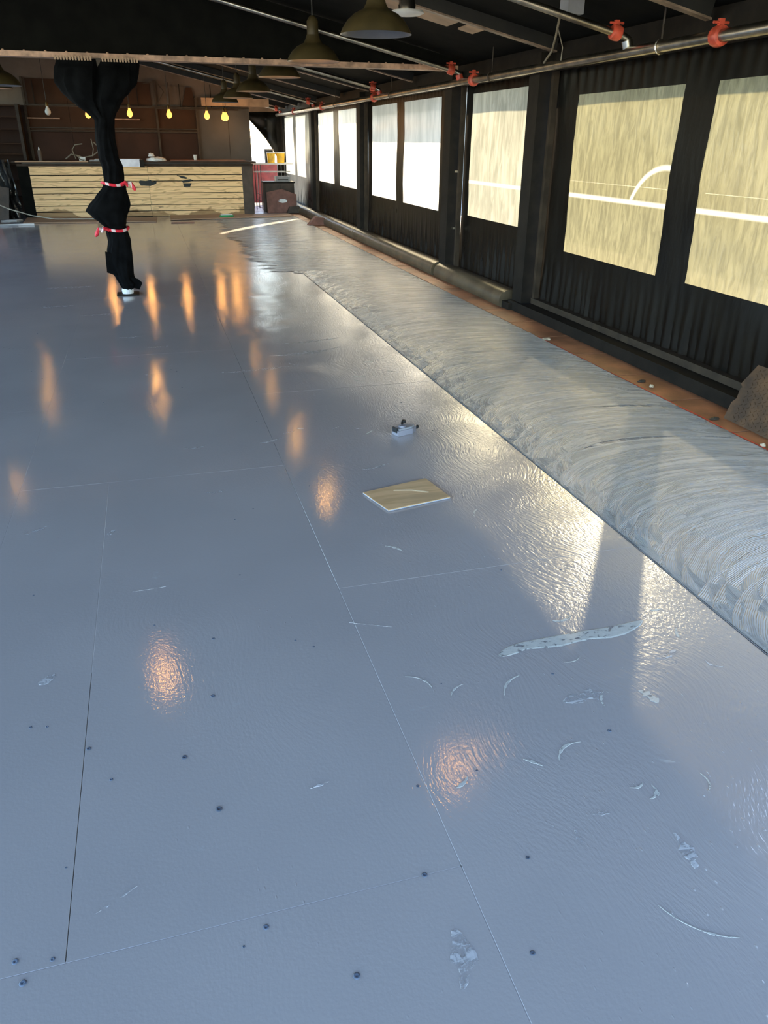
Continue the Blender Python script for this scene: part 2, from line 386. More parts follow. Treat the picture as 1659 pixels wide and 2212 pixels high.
# ------------------------------------------------------------------ mesh helpers
class MB:
    def __init__(s): s.v = []; s.f = []; s.uv = None
    def box(s, a, b):
        x0, y0, z0 = a; x1, y1, z1 = b; n = len(s.v)
        s.v += [(x0, y0, z0), (x1, y0, z0), (x1, y1, z0), (x0, y1, z0), (x0, y0, z1), (x1, y0, z1), (x1, y1, z1), (x0, y1, z1)]
        s.f += [tuple(n + i for i in q) for q in ((0, 3, 2, 1), (4, 5, 6, 7), (0, 1, 5, 4), (1, 2, 6, 5), (2, 3, 7, 6), (3, 0, 4, 7))]
        return s
    def cbox(s, a, b, c=.002):
        """box whose top edges are chamfered"""
        x0, y0, z0 = a; x1, y1, z1 = b; n = len(s.v)
        s.v += [(x0, y0, z0), (x1, y0, z0), (x1, y1, z0), (x0, y1, z0),
                (x0, y0, z1 - c), (x1, y0, z1 - c), (x1, y1, z1 - c), (x0, y1, z1 - c),
                (x0 + c, y0 + c, z1), (x1 - c, y0 + c, z1), (x1 - c, y1 - c, z1), (x0 + c, y1 - c, z1)]
        s.f += [tuple(n + i for i in q) for q in ((0, 3, 2, 1), (0, 1, 5, 4), (1, 2, 6, 5), (2, 3, 7, 6), (3, 0, 4, 7),
                (4, 5, 9, 8), (5, 6, 10, 9), (6, 7, 11, 10), (7, 4, 8, 11), (8, 9, 10, 11))]
        return s
    def bar(s, p, q, w, h, up=(0, 0, 1)):
        p = Vector(p); q = Vector(q); d = (q - p).normalized(); up = Vector(up)
        sd = d.cross(up)
        if sd.length < 1e-4: sd = d.cross(Vector((1, 0, 0)))
        sd.normalize(); u = sd.cross(d); n = len(s.v)
        for c in (p, q):
            for a, b in ((-1, -1), (1, -1), (1, 1), (-1, 1)): s.v.append(tuple(c + sd * a * w / 2 + u * b * h / 2))
        s.f += [tuple(n + i for i in k) for k in ((0, 1, 2, 3), (7, 6, 5, 4), (0, 4, 5, 1), (1, 5, 6, 2), (2, 6, 7, 3), (3, 7, 4, 0))]
        return s
    def tube(s, pts, r, k=10, cap=True):
        pts = [Vector(p) for p in pts]; n = len(s.v); prev = None
        for i, p in enumerate(pts):
            d = (pts[min(i + 1, len(pts) - 1)] - pts[max(i - 1, 0)]).normalized()
            a = d.cross(Vector((0, 0, 1)) if abs(d.z) < .95 else Vector((1, 0, 0))).normalized()
            if prev is not None and a.dot(prev) < 0: a = -a
            prev = a; b = d.cross(a)
            rr = r[i] if isinstance(r, (list, tuple)) else r
            for j in range(k):
                t = 2 * PI * j / k; s.v.append(tuple(p + a * math.cos(t) * rr + b * math.sin(t) * rr))
        for i in range(len(pts) - 1):
            for j in range(k):
                s.f.append((n + i * k + j, n + i * k + (j + 1) % k, n + (i + 1) * k + (j + 1) % k, n + (i + 1) * k + j))
        if cap:
            s.f.append(tuple(n + j for j in range(k - 1, -1, -1)))
            e = n + (len(pts) - 1) * k; s.f.append(tuple(e + j for j in range(k)))
        return s
    def lathe(s, prof, k=24, c=(0, 0, 0)):
        n = len(s.v)
        for r, z in prof:
            for j in range(k):
                t = 2 * PI * j / k; s.v.append((c[0] + r * math.cos(t), c[1] + r * math.sin(t), c[2] + z))
        for i in range(len(prof) - 1):
            for j in range(k):
                s.f.append((n + i * k + j, n + i * k + (j + 1) % k, n + (i + 1) * k + (j + 1) % k, n + (i + 1) * k + j))
        return s
    def prism(s, poly, axis, a, b):
        """extrude a 2-D polygon; axis 'x','y','z' is the extrusion direction"""
        n = len(s.v); k = len(poly)
        for t in (a, b):
            for p, q in poly:
                s.v.append({'x': (t, p, q), 'y': (p, t, q), 'z': (p, q, t)}[axis])
        s.f.append(tuple(n + i for i in range(k - 1, -1, -1))); s.f.append(tuple(n + k + i for i in range(k)))
        for i in range(k): s.f.append((n + i, n + (i + 1) % k, n + k + (i + 1) % k, n + k + i))
        return s
    def mesh(s, name, mat, smooth=False, fix=True):
        me = bpy.data.meshes.new(name); me.from_pydata(s.v, [], s.f)
        me.materials.append(M[mat] if isinstance(mat, str) else mat)
        bm = bmesh.new(); bm.from_mesh(me)
        if s.uv is None and fix: bmesh.ops.recalc_face_normals(bm, faces=bm.faces)
        bm.to_mesh(me); bm.free()
        if smooth:
            for p in me.polygons: p.use_smooth = True
            try: me.set_sharp_from_angle(angle=math.radians(40))
            except Exception: pass
        me.update()
        return me
    def build(s, name, mat, parent=None, smooth=False, loc=None, fix=True):
        return link(name, s.mesh(name, mat, smooth, fix), parent, loc)

def link(name, me, parent=None, loc=None, rot=None):
    o = bpy.data.objects.new(name, me); COL.objects.link(o)
    if parent is not None: o.parent = parent
    if loc is not None: o.location = loc
    if rot is not None: o.rotation_euler = rot
    return o

def tag(o, label, cat, group=None, kind=None):
    o['label'] = label; o['category'] = cat
    if group: o['group'] = group
    if kind: o['kind'] = kind
    return o

def thing(name, label, cat, loc=(0, 0, 0), group=None, rotz=0):
    o = bpy.data.objects.new(name, None); COL.objects.link(o)
    o.location = loc; o.rotation_euler = (0, 0, rotz); o.empty_display_size = .1
    return tag(o, label, cat, group)

def struct(o, label=None):
    o['kind'] = 'structure'
    if label: o['label'] = label
    return o

def rnd(a, b): return random.uniform(a, b)

# ------------------------------------------------------------------ FLOOR
X_SEAM = 1.727
X_EDGE = 3.0
fl = struct(MB().box((-4.7, -1.0, -.12), (3.62, 21.6, -.03)).build('floor', 'subfloor'), 'plywood floor painted glossy grey blue, with sheet joints')
edges_x = [X_SEAM - 1.22 * k for k in range(0, 6)][::-1]          # left to right
edges_x[0] = -4.6
def sheet(x0, x1, y0, y1, jig=True, gap=.0008):
    cx, cy = (x0 + x1) / 2, (y0 + y1) / 2
    hx, hy = (x1 - x0) / 2 - gap, (y1 - y0) / 2 - gap * .5
    o = MB().cbox((-hx, -hy, -.018), (hx, hy, 0), .0005).build('plywood_sheet', 'paint', fl, loc=(cx, cy, -.0005 - (rnd(0, .0002) if jig else 0)))
    if jig: o.rotation_euler = (rnd(-.00015, .00015), rnd(-.00025, .00025), 0)
    return o
for c in range(len(edges_x) - 1):
    x0, x1 = edges_x[c], edges_x[c + 1]
    near = len(edges_x) - 2 - c                                    # 0 = beside the adhesive
    off = 2.325 if near % 2 == 0 else 1.10
    y = off - 2.44 * 2
    while y < 21.5:
        a, b = max(y, -1.0), min(y + 2.44, 21.5)
        if b - a > .05:
            if near == 1 and abs(a - 1.10) < .01:                  # the split sheet near the camera
                sheet(x0, -.325, a, b); sheet(-.325, x1, a, b)
            else:
                sheet(x0, x1, a, b)
        y += 2.44
y = 1.4 - 4.88
while y < 21.5:
    a, b = max(y, -1.0), min(y + 2.44, 21.5)
    if b > a: sheet(X_SEAM, X_EDGE + .01, a, b, True, .004)
    y += 2.44
fills = [((x - .004, -1.0), (x + .004, 21.4 if x < .4 else 2.6)) for x in edges_x[1:-1]] + [((-.329, 2.05), (-.321, 3.54))]
for (xa, ya), (xb, yb) in fills: MB().box((xa, ya, -.02), (xb, yb, -.0010)).build('joint_filler', 'paint', fl)
for k in range(8):
    MB().box((-4.55, 1.096 + 2.44 * k, -.02), (X_SEAM - .004, 1.104 + 2.44 * k, -.0010)).build('joint_filler', 'paint', fl)
    MB().box((-4.55, 2.321 + 2.44 * k, -.02), (X_SEAM - .004, 2.329 + 2.44 * k, -.0010)).build('joint_filler', 'paint', fl)
# terracotta tiles between the painted floor and the kerb
y = 3.38 - .6 * 7
while y < 21.4:
    MB().cbox((X_EDGE + .02, y + .006, -.03), (3.46, y + .6 - .006, -.004 + rnd(-.002, .001)), .003).build('floor_tile', 'tile', fl)
    y += .6

# screw dimples: little ring with a sunk head
dim = MB().lathe([(.0, .0004), (.004, .0006), (.006, .0022), (.009, .0026), (.012, .0012), (.0135, -.0004)], 12).mesh('screw_dimple', 'screw', True)
def screw(x, y, s=1.0):
    o = link('screw_dimple', dim, fl, (x, y, .0002)); s *= .62; o.scale = (s, s, s); o.rotation_euler = (0, 0, rnd(0, 6))
for x, y, s in [(.0, 1.41, 1.0), (-.072, 1.61, .95), (.02, 1.84, .85), (.045, 2.13, .7), (-.315, 1.71, .8), (-.43, 1.83, .5), (-.42, 1.13, .8), (-.35, 1.115, .6), (.065, 1.07, .8),
                (.42, 1.10, .8), (.66, 1.08, .6), (1.06, 1.40, .7), (.57, .87, .7), (.22, .92, .9), (-.40, 1.08, .9), (.35, 2.0, .5), (.30, 2.05, .45), (.65, 1.36, .4)]:
    screw(x, y, s)
for k in range(70):
    x, y = rnd(-1.7, 1.7), rnd(1.0, 9.0)
    screw(x, y, rnd(.3, .6))

# dried filler smears and scuffs lying on the paint
def blob(points, mat, z=.0012, name='filler_smear'):
    """closed outline with a little irregular thickness"""
    n = len(points); cx = sum(p[0] for p in points) / n; cy = sum(p[1] for p in points) / n
    mb = MB(); pts = []
    for i in range(n):
        p, q = Vector((*points[i], 0)), Vector((*points[(i + 1) % n], 0))
        for t in (0, .25, .5, .75):
            w = p.lerp(q, t); j = .006 * noise.noise(w * 31); pts.append((w.x + j, w.y + j * .8))
    k = len(pts)
    mb.v = [(x, y, .0) for x, y in pts] + [(cx + (x - cx) * .9, cy + (y - cy) * .9, z) for x, y in pts] + [(cx, cy, z)]
    for i in range(k):
        mb.f.append((i, (i + 1) % k, k + (i + 1) % k, k + i)); mb.f.append((k + i, k + (i + 1) % k, 2 * k))
    return mb.build(name, mat, fl, False)
def strip(cent, hw, mat, z=.0007, name='scuff_mark'):
    mb = MB(); n = len(cent)
    for i, (x, y) in enumerate(cent):
        a, b = cent[max(i - 1, 0)], cent[min(i + 1, n - 1)]
        d = Vector((b[0] - a[0], b[1] - a[1])).normalized(); q = Vector((-d.y, d.x))
        for k, zz_ in ((-1, 0), (-.8, z), (.8, z), (1, 0)):
            mb.v.append((x + q.x * k * hw[i], y + q.y * k * hw[i], zz_))
    for i in range(n - 1):
        for k in range(3): mb.f.append((i * 4 + k, (i + 1) * 4 + k, (i + 1) * 4 + k + 1, i * 4 + k + 1))
    o = mb.build(name, mat, fl, False, fix=False)
    o.data.flip_normals()
    return o
def strokes(x, y, L, w, ang, bend, mat):
    n = 9; ca, sa = math.cos(ang), math.sin(ang); c, hw = [], []
    for i in range(n + 1):
        t = i / n; u = (t - .5) * L; v = bend * (4 * (t - .5) ** 2 - .33) * L
        c.append((x + u * ca - v * sa, y + u * sa + v * ca))
        hw.append(max(.0006, w * math.sin(PI * (t * .9 + .06)) * (.35 + 1.0 * random.random())))
    strip(c, hw, mat)
S, F = 'scuff', 'scuff_faint'
strip([(.905, 1.795), (.93, 1.805), (.96, 1.815), (1.0, 1.825), (1.06, 1.822), (1.12, 1.82), (1.18, 1.825), (1.24, 1.825), (1.30, 1.818), (1.35, 1.822), (1.39, 1.83), (1.43, 1.842), (1.455, 1.85)],
      [.006, .018, .022, .020, .026, .03, .027, .026, .030, .028, .022, .014, .002], 'scuff', .0014, 'filler_smear')
for a in [(1.25, 1.50, .07, .017, 1.9, .1, S), (.875, 1.66, .11, .004, .75, -.15, S), (1.20, 1.165, .06, .004, 1.25, .2, S), (1.02, 1.0, .10, .016, 1.45, .05, F), (.925, .83, .16, .003, -.75, .12, S),
          (.43, .90, .13, .022, 1.35, .1, F), (.91, 1.37, .10, .005, .5, -.2, S), (1.05, 1.17, .05, .006, .9, .3, S), (1.02, 1.20, .04, .004, .1, .2, S), (1.42, 1.66, .10, .02, .2, .1, F),
          (1.06, 1.55, .13, .035, .1, .0, F), (1.2, 1.93, .08, .008, .2, .2, S), (.60, 1.33, .05, .006, .6, .1, S), (.56, 2.07, .15, .0018, -.45, 0, F), (-.15, 2.50, .12, .002, .05, 0, F),
          (.64, 5.35, .55, .03, .12, .04, F), (1.05, 5.75, .6, .04, .25, .08, F), (1.15, 6.1, .5, .03, .2, .05, F), (.95, 3.4, .16, .012, .3, .1, F), (.5, 3.9, .14, .012, .4, .1, F),
          (-.25, 6.6, .18, .02, .1, .1, F), (-.05, 6.2, .16, .015, 0, .1, F), (-.1, 5.4, .1, .01, 0, .1, F), (.1, 3.9, .12, .01, .2, .25, F), (-.55, 7.6, .3, .03, .1, .05, F),
          (-.95, 8.1, .3, .04, .1, .05, F), (-.9, 9.2, .5, .05, .05, .03, F), (-.6, 3.1, .1, .02, .5, .1, F), (-.45, 2.05, .06, .02, .8, .1, F), (-.55, 1.45, .08, .008, 1.4, .1, F),
          (.15, 3.3, .1, .012, .1, .3, F), (-.3, 3.0, .07, .012, 1.0, .2, F), (-.23, 1.22, .10, .003, .5, 0, F), (.25, 1.42, .05, .004, .2, 0, F), (.9, 1.15, .07, .006, .05, .1, F), (.8, 1.1, .05, .012, 1.4, 0, F)]:
    strokes(*a)
for k in range(26):
    strokes(rnd(.6, 1.6), rnd(1.3, 5.5), rnd(.03, .10), rnd(.002, .007), rnd(-1.2, 1.2), rnd(-.2, .3), random.choice((S, F)))

# ------------------------------------------------------------------ trowelled adhesive
ad = MB(); ad.uv = []
def ribbon(pts, width, z, taper=.06, seed=0.0):
    """pts centre line (x,y); UV x along in metres, y across in metres"""
    n = len(ad.v); m_ = len(pts); acc = 0.0; K = 5
    for i, p in enumerate(pts):
        a, b = pts[max(i - 1, 0)], pts[min(i + 1, m_ - 1)]
        d = Vector((b[0] - a[0], b[1] - a[1])).normalized(); nrm = Vector((-d.y, d.x))
        if i: acc += (Vector(p) - Vector(pts[i - 1])).length
        t = i / (m_ - 1)
        e = min(t, 1 - t) / taper
        w = width * (math.sqrt(max(0.0, 1 - (1 - min(e, 1)) ** 2)) * .97 + .03)
        for k in range(K):
            s = k / (K - 1) - .5
            x = p[0] + nrm.x * s * w; y = p[1] + nrm.y * s * w
            x = min(max(x, X_SEAM + .004 if p[1] < 9.6 else 1.0), X_EDGE + .012 * noise.noise(Vector((y * 6, 3, 1))))
            lift = .0006 * (abs(s) * 2) ** 3
            ad.v.append((x, y, z + lift)); ad.uv.append((acc + seed, s * w + seed * 3.1))
    for i in range(m_ - 1):
        for k in range(K - 1):
            ad.f.append((n + i * K + k, n + (i + 1) * K + k, n + (i + 1) * K + k + 1, n + i * K + k + 1))
# base film
for k in range(30):
    ya, yb = -1 + k * .6, -1 + (k + 1) * .6
    n = len(ad.v)
    for (x, y) in ((X_SEAM + .004, ya), (X_EDGE, ya), (X_EDGE, yb), (X_SEAM + .004, yb)):
        ad.v.append((x, y, .0012)); ad.uv.append((y, x))
    ad.f.append((n, n + 1, n + 2, n + 3))
z = .0015
yy = 16.9
while yy > -.6:
    R = rnd(.66, .78); xc = rnd(2.38, 2.56)
    a0, a1 = math.radians(rnd(176, 205)), math.radians(rnd(28, 48))
    sq = rnd(.62, .80)
    pts = []
    for i in range(26):
        t = a0 + (a1 - a0) * i / 25
        pts.append((xc + R * math.cos(t), yy + R * sq * math.sin(t)))
    ribbon(pts, rnd(.16, .27), z, .09, rnd(0, 40)); z += .000006
    if random.random() < .45:                                       # short dabs
        x = rnd(1.85, 2.9); L = rnd(.12, .4); y0 = yy + rnd(0, .5); dy = rnd(-.10, .04)
        ribbon([(x + L * i / 9, y0 + dy * i / 9 - .25 * L * (i / 9) ** 2) for i in range(10)], rnd(.03, .10), z, .3, rnd(0, 40)); z += .000006
    yy -= rnd(.06, .105)
yy = 17.3
while yy > 9.75:                                                    # the ragged left margin far away
    x0 = 1.30 + .10 * noise.noise(Vector((yy * .9, 0, 0))) + rnd(-.12, .10)
    if yy < 11: x0 += (11 - yy) * .05
    L = rnd(.7, 1.2)
    ribbon([(x0 + L * i / 9, yy + .03 * math.sin(i * .5)) for i in range(10)], rnd(.07, .16), .0026 + rnd(0, .0012), .2, rnd(0, 40))
    yy -= rnd(.05, .09)
for fi, q in enumerate(ad.f):                                        # keep every strip facing up
    p0, p1, p2, p3 = (Vector(ad.v[i]) for i in q)
    if (p2 - p0).cross(p3 - p1).z < 0: ad.f[fi] = tuple(reversed(q))
ame = ad.mesh('adhesive_coat', 'adhesive', True)
uvl = ame.uv_layers.new(name='UVMap')
for lp in ame.loops: uvl.data[lp.index].uv = ad.uv[lp.vertex_index]
aco = link('adhesive_coat', ame)
tag(aco, 'silver grey adhesive trowelled in sweeping arcs along the window side of the floor', 'adhesive', kind='stuff')

rl = MB()
pts = [(X_EDGE + .012 + .004 * math.sin(i * 1.7), 2.2 + i * .12) for i in range(31)]
for (xa, ya), (xb, yb) in zip(pts, pts[1:]):
    w = .008 if ya < 4.3 else .003
    n = len(rl.v); rl.v += [(xa, ya, -.001), (xa + w, ya, -.001), (xb + w, yb, -.001), (xb, yb, -.001), (xa, ya, .001), (xa + w, ya, .001), (xb + w, yb, .001), (xb, yb, .001)]
    rl.f += [tuple(n + i for i in q) for q in ((0, 3, 2, 1), (4, 5, 6, 7), (0, 1, 5, 4), (1, 2, 6, 5), (2, 3, 7, 6), (3, 0, 4, 7))]
tag(rl.build('marking_line', 'redline'), 'thin red line along the edge where adhesive meets terracotta tiles', 'line')

# ------------------------------------------------------------------ RIGHT WALL: posts, kerbs, frames
XW = 3.45
wr = struct(MB().box((3.47, 2.3, -.03), (3.52, 21.5, .04)).build('wall_right', 'dark_steel'), 'row of black posts and frames holding vinyl curtains')
def post(y0, y1, x0=3.33, x1=3.465, mat='dark_steel'):
    MB().box((x0, y0, -.004), (x1, y1, 2.14)).build('post', mat, wr)
post(6.76, 6.96, 3.30); post(8.86, 9.08, 3.30); post(13.0, 13.22); post(16.95, 17.17); post(21.3, 21.5); post(2.3, 2.52)
def frame(y0, y1, zb=.14, zt=2.0):
    t = .045
    MB().box((3.39, y0, zb), (3.44, y0 + t, zt)).build('frame_bar', 'brown_steel', wr)
    MB().box((3.39, y1 - t, zb), (3.44, y1, zt)).build('frame_bar', 'brown_steel', wr)
    MB().box((3.38, y0, zb - .05), (3.45, y1, zb)).build('bottom_rail', 'brown_steel', wr)
    MB().box((3.39, y0, zt), (3.45, y1, zt + .05)).build('head_rail', 'brown_steel', wr)
frame(2.55, 6.72); frame(7.0, 8.82); frame(9.12, 12.97); frame(13.25, 16.92); frame(17.20, 21.27)
# kerb: square dark beam by the nearest bay, rounded brown kerb further on
MB().box((3.27, 1.4, .0), (3.47, 6.98, .085)).build('kerb', 'dark_steel', wr)
def round_kerb(y0, y1):
    prof = [(3.48, -.003), (3.23, -.003), (3.21, .03), (3.212, .08), (3.235, .125), (3.28, .15), (3.34, .155), (3.48, .13)]
    MB().prism(prof, 'y', y0, y1).build('kerb', 'kerb', wr, True)
MB().box((3.24, 6.9, -.003), (3.47, 7.06, .06)).build('kerb', 'dark_steel', wr)
round_kerb(7.06, 9.0); round_kerb(9.1, 13.1); round_kerb(13.12, 17.1); round_kerb(17.12, 21.4)
for y in (6.99, 8.84):                                              # door latch plates
    for z_ in (.55, 1.15):
        MB().box((3.36, y - .03, z_), (3.40, y + .03, z_ + .02)).build('latch', 'pipe', wr)
MB().box((3.56, 10.0, 2.06), (4.26, 14.3, 2.085)).build('awning_board', 'dark_steel', wr)
# eave beam over the curtains and small overhang outside
MB().box((3.42, 1.4, 2.03), (3.56, 21.5, 2.20)).build('eave_beam', 'dark_steel', wr)

def disp(y, z, zb, amp, seed, zt):
    """bulge and pleats of a hanging sheet"""
    low = max(0.0, min(1.0, (zb - z - .03) / .5)); low = low ** 1.3
    top = max(0.0, min(1.0, (z - zt) / .15))
    ph = 1.3 * noise.noise(Vector((y * 1.1, seed, 0)))
    f = math.sin(y * 2 * PI / .19 + ph * 4 + .6 * noise.noise(Vector((y * 3, z * 1.5, seed))))
    sharp = 1.0 - 2.0 * abs(f) ** .6 if f < 0 else 1.0 - 1.2 * abs(f)
    return amp * (low * (.75 + .5 * noise.noise(Vector((y * 2.3, z, seed + 5)))) * sharp * .019 + top * .004 * math.sin(y * 2 * PI / .13 + ph * 3)) + .016 * noise.noise(Vector((y * 1.3, z * 1.2, seed + 9)))

def warp_y(y, z, seed, ws):
    """wavy sewn window edges"""
    k = 0
    for (a, b) in ws:
        for e in (a, b): k += math.exp(-((y - e) / .07) ** 2)
    return y + min(k, 1) * (.010 * noise.noise(Vector((z * 8, seed, y * .5))) + .018 * noise.noise(Vector((z * 2.1, seed + 3, y * .5))))

def curtain(y0, y1, z0, z1, wins, zb, zt, label, pane_mat, seed, amp=1.0, flap=None, tilt=0.0):
    t = thing('vinyl_curtain', label, 'curtain', (XW, (y0 + y1) / 2, z0), 'black vinyl curtains with clear windows along the wall')
    ox, oy, oz = XW, (y0 + y1) / 2, z0
    def axis(lo, hi, brk, step):
        out = []; pts = [lo] + sorted(brk) + [hi]
        for a, b in zip(pts, pts[1:]):
            n = max(1, int(math.ceil((b - a) / step)))
            out += [a + (b - a) * i / n for i in range(n)]
        return out + [hi]
    ys = axis(y0, y1, [e for w in wins for e in w], .022)
    zs = axis(z0, z1, [zb, zt], .05)
    def pos(y, z):
        zz = z + tilt * (y - oy) if zb - .01 < z < zt + .01 else z
        dx = disp(y, z, zb, amp, seed, zt); yy_ = warp_y(y, z, seed, wins)
        if flap: dx, yy_ = flap(yy_, z, dx)
        return (dx, yy_ - oy, zz - oz)
    def grid(test, name, mat):
        idx = {}; mb = MB()
        def vid(i, j):
            if (i, j) not in idx:
                idx[(i, j)] = len(mb.v); mb.v.append(pos(ys[i], zs[j]))
            return idx[(i, j)]
        for i in range(len(ys) - 1):
            for j in range(len(zs) - 1):
                yc, zc = (ys[i] + ys[i + 1]) / 2, (zs[j] + zs[j + 1]) / 2
                if test(yc, zc): mb.f.append((vid(i, j), vid(i, j + 1), vid(i + 1, j + 1), vid(i + 1, j)))
        return mb.build(name, mat, t, True, fix=False)
    inw = lambda y, z, w: w[0] < y < w[1] and zb < z < zt
    grid(lambda y, z: not any(inw(y, z, w) for w in wins), 'curtain_sheet', 'curtain')
    for w in wins:
        p = grid(lambda y, z, w=w: inw(y, z, w), 'clear_pane', pane_mat)
    return t
curtain(2.58, 6.70, .10, 2.06, [(2.78, 4.595), (4.935, 6.32)], .605, 1.81, 'nearest black vinyl curtain with two large dimmer yellow clear windows', 'pane_yellow', 1.0, 1.2)
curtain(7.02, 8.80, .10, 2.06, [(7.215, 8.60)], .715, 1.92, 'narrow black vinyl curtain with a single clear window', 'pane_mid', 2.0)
curtain(9.14, 12.95, .10, 2.06, [(9.58, 11.05), (11.38, 12.70)], .69, 1.935, 'black vinyl curtain with two windows, right after the single-window one', 'pane', 3.0)
curtain(13.27, 16.90, .10, 2.06, [(13.6, 14.98), (15.42, 16.80)], .725, 1.945, 'black vinyl curtain with two windows, fourth along the wall', 'pane', 4.0)
def flap5(y, z, dx):                                                # its near edge is pulled away from the post
    k = max(0.0, min(1.0, (19.0 - y) / 1.6)); h = math.sin(PI * max(0, min(1, (z - .25) / 1.75)))
    return dx - .02 * k, y + .42 * k * h ** .6
curtain(17.22, 21.25, .10, 2.06, [(18.0, 19.35), (19.7, 20.9)], .725, 1.95, 'farthest black vinyl curtain, its edge pulled away from the post', 'pane', 5.0, .7, flap5)

# ------------------------------------------------------------------ CEILING
RX, RZ0, SL, RIDGE = 3.25, 2.26, .215, -1.5
def roof_z(x): return RZ0 + SL * (RX - x) if x > RIDGE else RZ0 + SL * (RX - RIDGE) - SL * (RIDGE - x)
mb = MB()
mb.prism([(3.95, roof_z(3.95)), (3.95, roof_z(3.95) + .06), (RIDGE, roof_z(RIDGE) + .06), (-4.75, roof_z(-4.75) + .06), (-4.75, roof_z(-4.75)), (RIDGE, roof_z(RIDGE))], 'y', -1.6, 22.2)
ce = struct(mb.build('ceiling', 'deck'), 'black sloping roof deck over dark steel rafters')
def rafter(y, drop=.09, w=.05, mat='rafter', xl=-4.55):
    z0 = -.0
    MB().bar((3.38, y, roof_z(3.38) - drop / 2), (RIDGE, y, roof_z(RIDGE) - drop / 2), w, drop, (0, 0, 1)).build('rafter', mat, ce)
    MB().bar((RIDGE, y, roof_z(RIDGE) - drop / 2), (xl, y, roof_z(xl) - drop / 2), w, drop, (0, 0, 1)).build('rafter', mat, ce)
_raf = rafter
def rafter(y):
    _raf(y)
    MB().bar((3.38, y, roof_z(3.38) - .096), (RIDGE, y, roof_z(RIDGE) - .096), .06, .012, (0, 0, 1)).build('rafter_lit_edge', 'lit_flange', ce)  # lip coloured lighter to look lit against the darkened rafter
for y in (2.9, 4.7, 6.67, 10.5, 12.65, 14.56, 16.6, 18.62, 20.3): rafter(y)
def deck_panel(x0, x1, y0, y1, mat='tan', d=.012, off=0.0):
    MB().prism([(x0, roof_z(x0) - off), (x1, roof_z(x1) - off), (x1, roof_z(x1) - d - off), (x0, roof_z(x0) - d - off)], 'y', y0, y1).build('tan_board', mat, ce)
deck_panel(1.95, 2.54, 6.705, 7.0, off=.085); deck_panel(2.63, 2.76, 6.705, 6.98, off=.085)
deck_panel(1.0, 2.6, 17.2, 17.7, 'tan')
# ------------------------------------------------------------------ LEFT WALL / BACK WALL
wl = struct(MB().box((-4.75, -.4, -.03), (-4.6, 21.6, .45)).build('wall_left', 'brown_panel'), 'dark unseen side wall, set close and opened above its low base for daylight')  # unseen side, opened and set close to bring daylight onto the floor
MB().box((-4.75, 14.5, .45), (-4.6, 21.6, 2.2)).build('wall_panel', 'brown_panel', wl)
for y in (-.3, 2.6, 6.7, 10.6, 14.4): MB().box((-4.75, y, .45), (-4.6, y + .15, 2.2)).build('post', 'dark_steel', wl)
YB = 19.7
wb = struct(MB().prism([(-4.7, -.03), (2.46, -.03), (2.46, 2.12), (2.46, roof_z(2.46) - .02), (RIDGE, roof_z(RIDGE) - .02), (-4.7, roof_z(-4.7) - .02)], 'y', YB + .06, YB + .14).build('wall_back', 'beige'), 'panelled wall behind the bar')
def panel(x0, x1, z0, z1, mat, d=.03, y=YB + .06):
    MB().box((x0 + .004, y - d, z0 + .004), (x1 - .004, y, z1 - .004)).build('wall_panel', mat, wb)
panel(1.30, 1.97, .0, 2.10, 'grey_panel', .04); panel(1.97, 2.46, .0, 2.10, 'grey_panel', .04)
cols = [-2.25, -1.4, -.56, .40, 1.30]
for a, b in zip(cols, cols[1:]):
    panel(a, b, .0, 1.64, 'red_brown'); panel(a, b, 1.64, 2.08, 'brown_panel')
panel(-2.19, -1.4, 2.12, 2.60, 'brown_panel'); panel(-1.4, -.56, 2.12, 2.60, 'brown_panel'); panel(-.56, .34, 2.12, 2.58, 'brown_panel')
panel(-4.55, -2.3, .0, 2.1, 'red_brown')
MB().prism([(.98, 2.12), (1.28, 2.12), (1.22, 2.5), (1.10, 2.5)], 'y', YB - .0, YB + .03).build('wall_panel', 'brown_panel', wb)
panel(.48, 1.05, 2.16, 2.52, 'beige', .02)
for x in (-2.25, -.56, .42, 1.28): MB().box((x - .022, YB - .06, 0), (x + .022, YB + .03, 2.62 if x < 1 else 2.3)).build('frame_upright', 'brown_steel', wb)
for z_, a, b in ((2.09, -2.25, 2.44), (2.06, .4, 2.2), (1.66, -2.25, 1.3), (1.60, -2.25, 1.3), (1.84, -2.25, -1.6), (1.84, -.55, .05)):
    MB().box((a, YB - .09, z_), (b, YB - .02, z_ + .022)).build('shelf_bar', 'rust' if z_ == 1.84 else 'brown_steel', wb)
for (xa, za, xb, zb_) in ((.45, 2.16, .62, 2.4), (.72, 2.1, .72, 2.58), (.45, 2.58, .2, 2.55), (.62, 2.4, .45, 2.62)):
    MB().bar((xa, YB - .04, za), (xb, YB - .04, zb_), .02, .02, (0, 1, 0)).build('brace', 'brown_steel', wb)
for x in (-2.05, -1.15, -.5, .05, .95, 1.62, 1.9): MB().bar((x, YB - .02, 2.1), (x, YB - .02, 2.56), .018, .018, (0, 1, 0)).build('hanger_bar', 'dark_steel', wb)
# tan board over the far doorway, and the wall piece above it
w2 = struct(MB().box((2.44, 21.42, 2.06), (3.40, 21.5, 2.45)).build('trim_1', 'tan'), 'tan board over the far doorway')
w3 = struct(MB().box((1.4, YB - .10, 2.14), (2.9, YB - .06, 2.30)).build('trim_2', 'tan'), 'tan board above the grey panels')
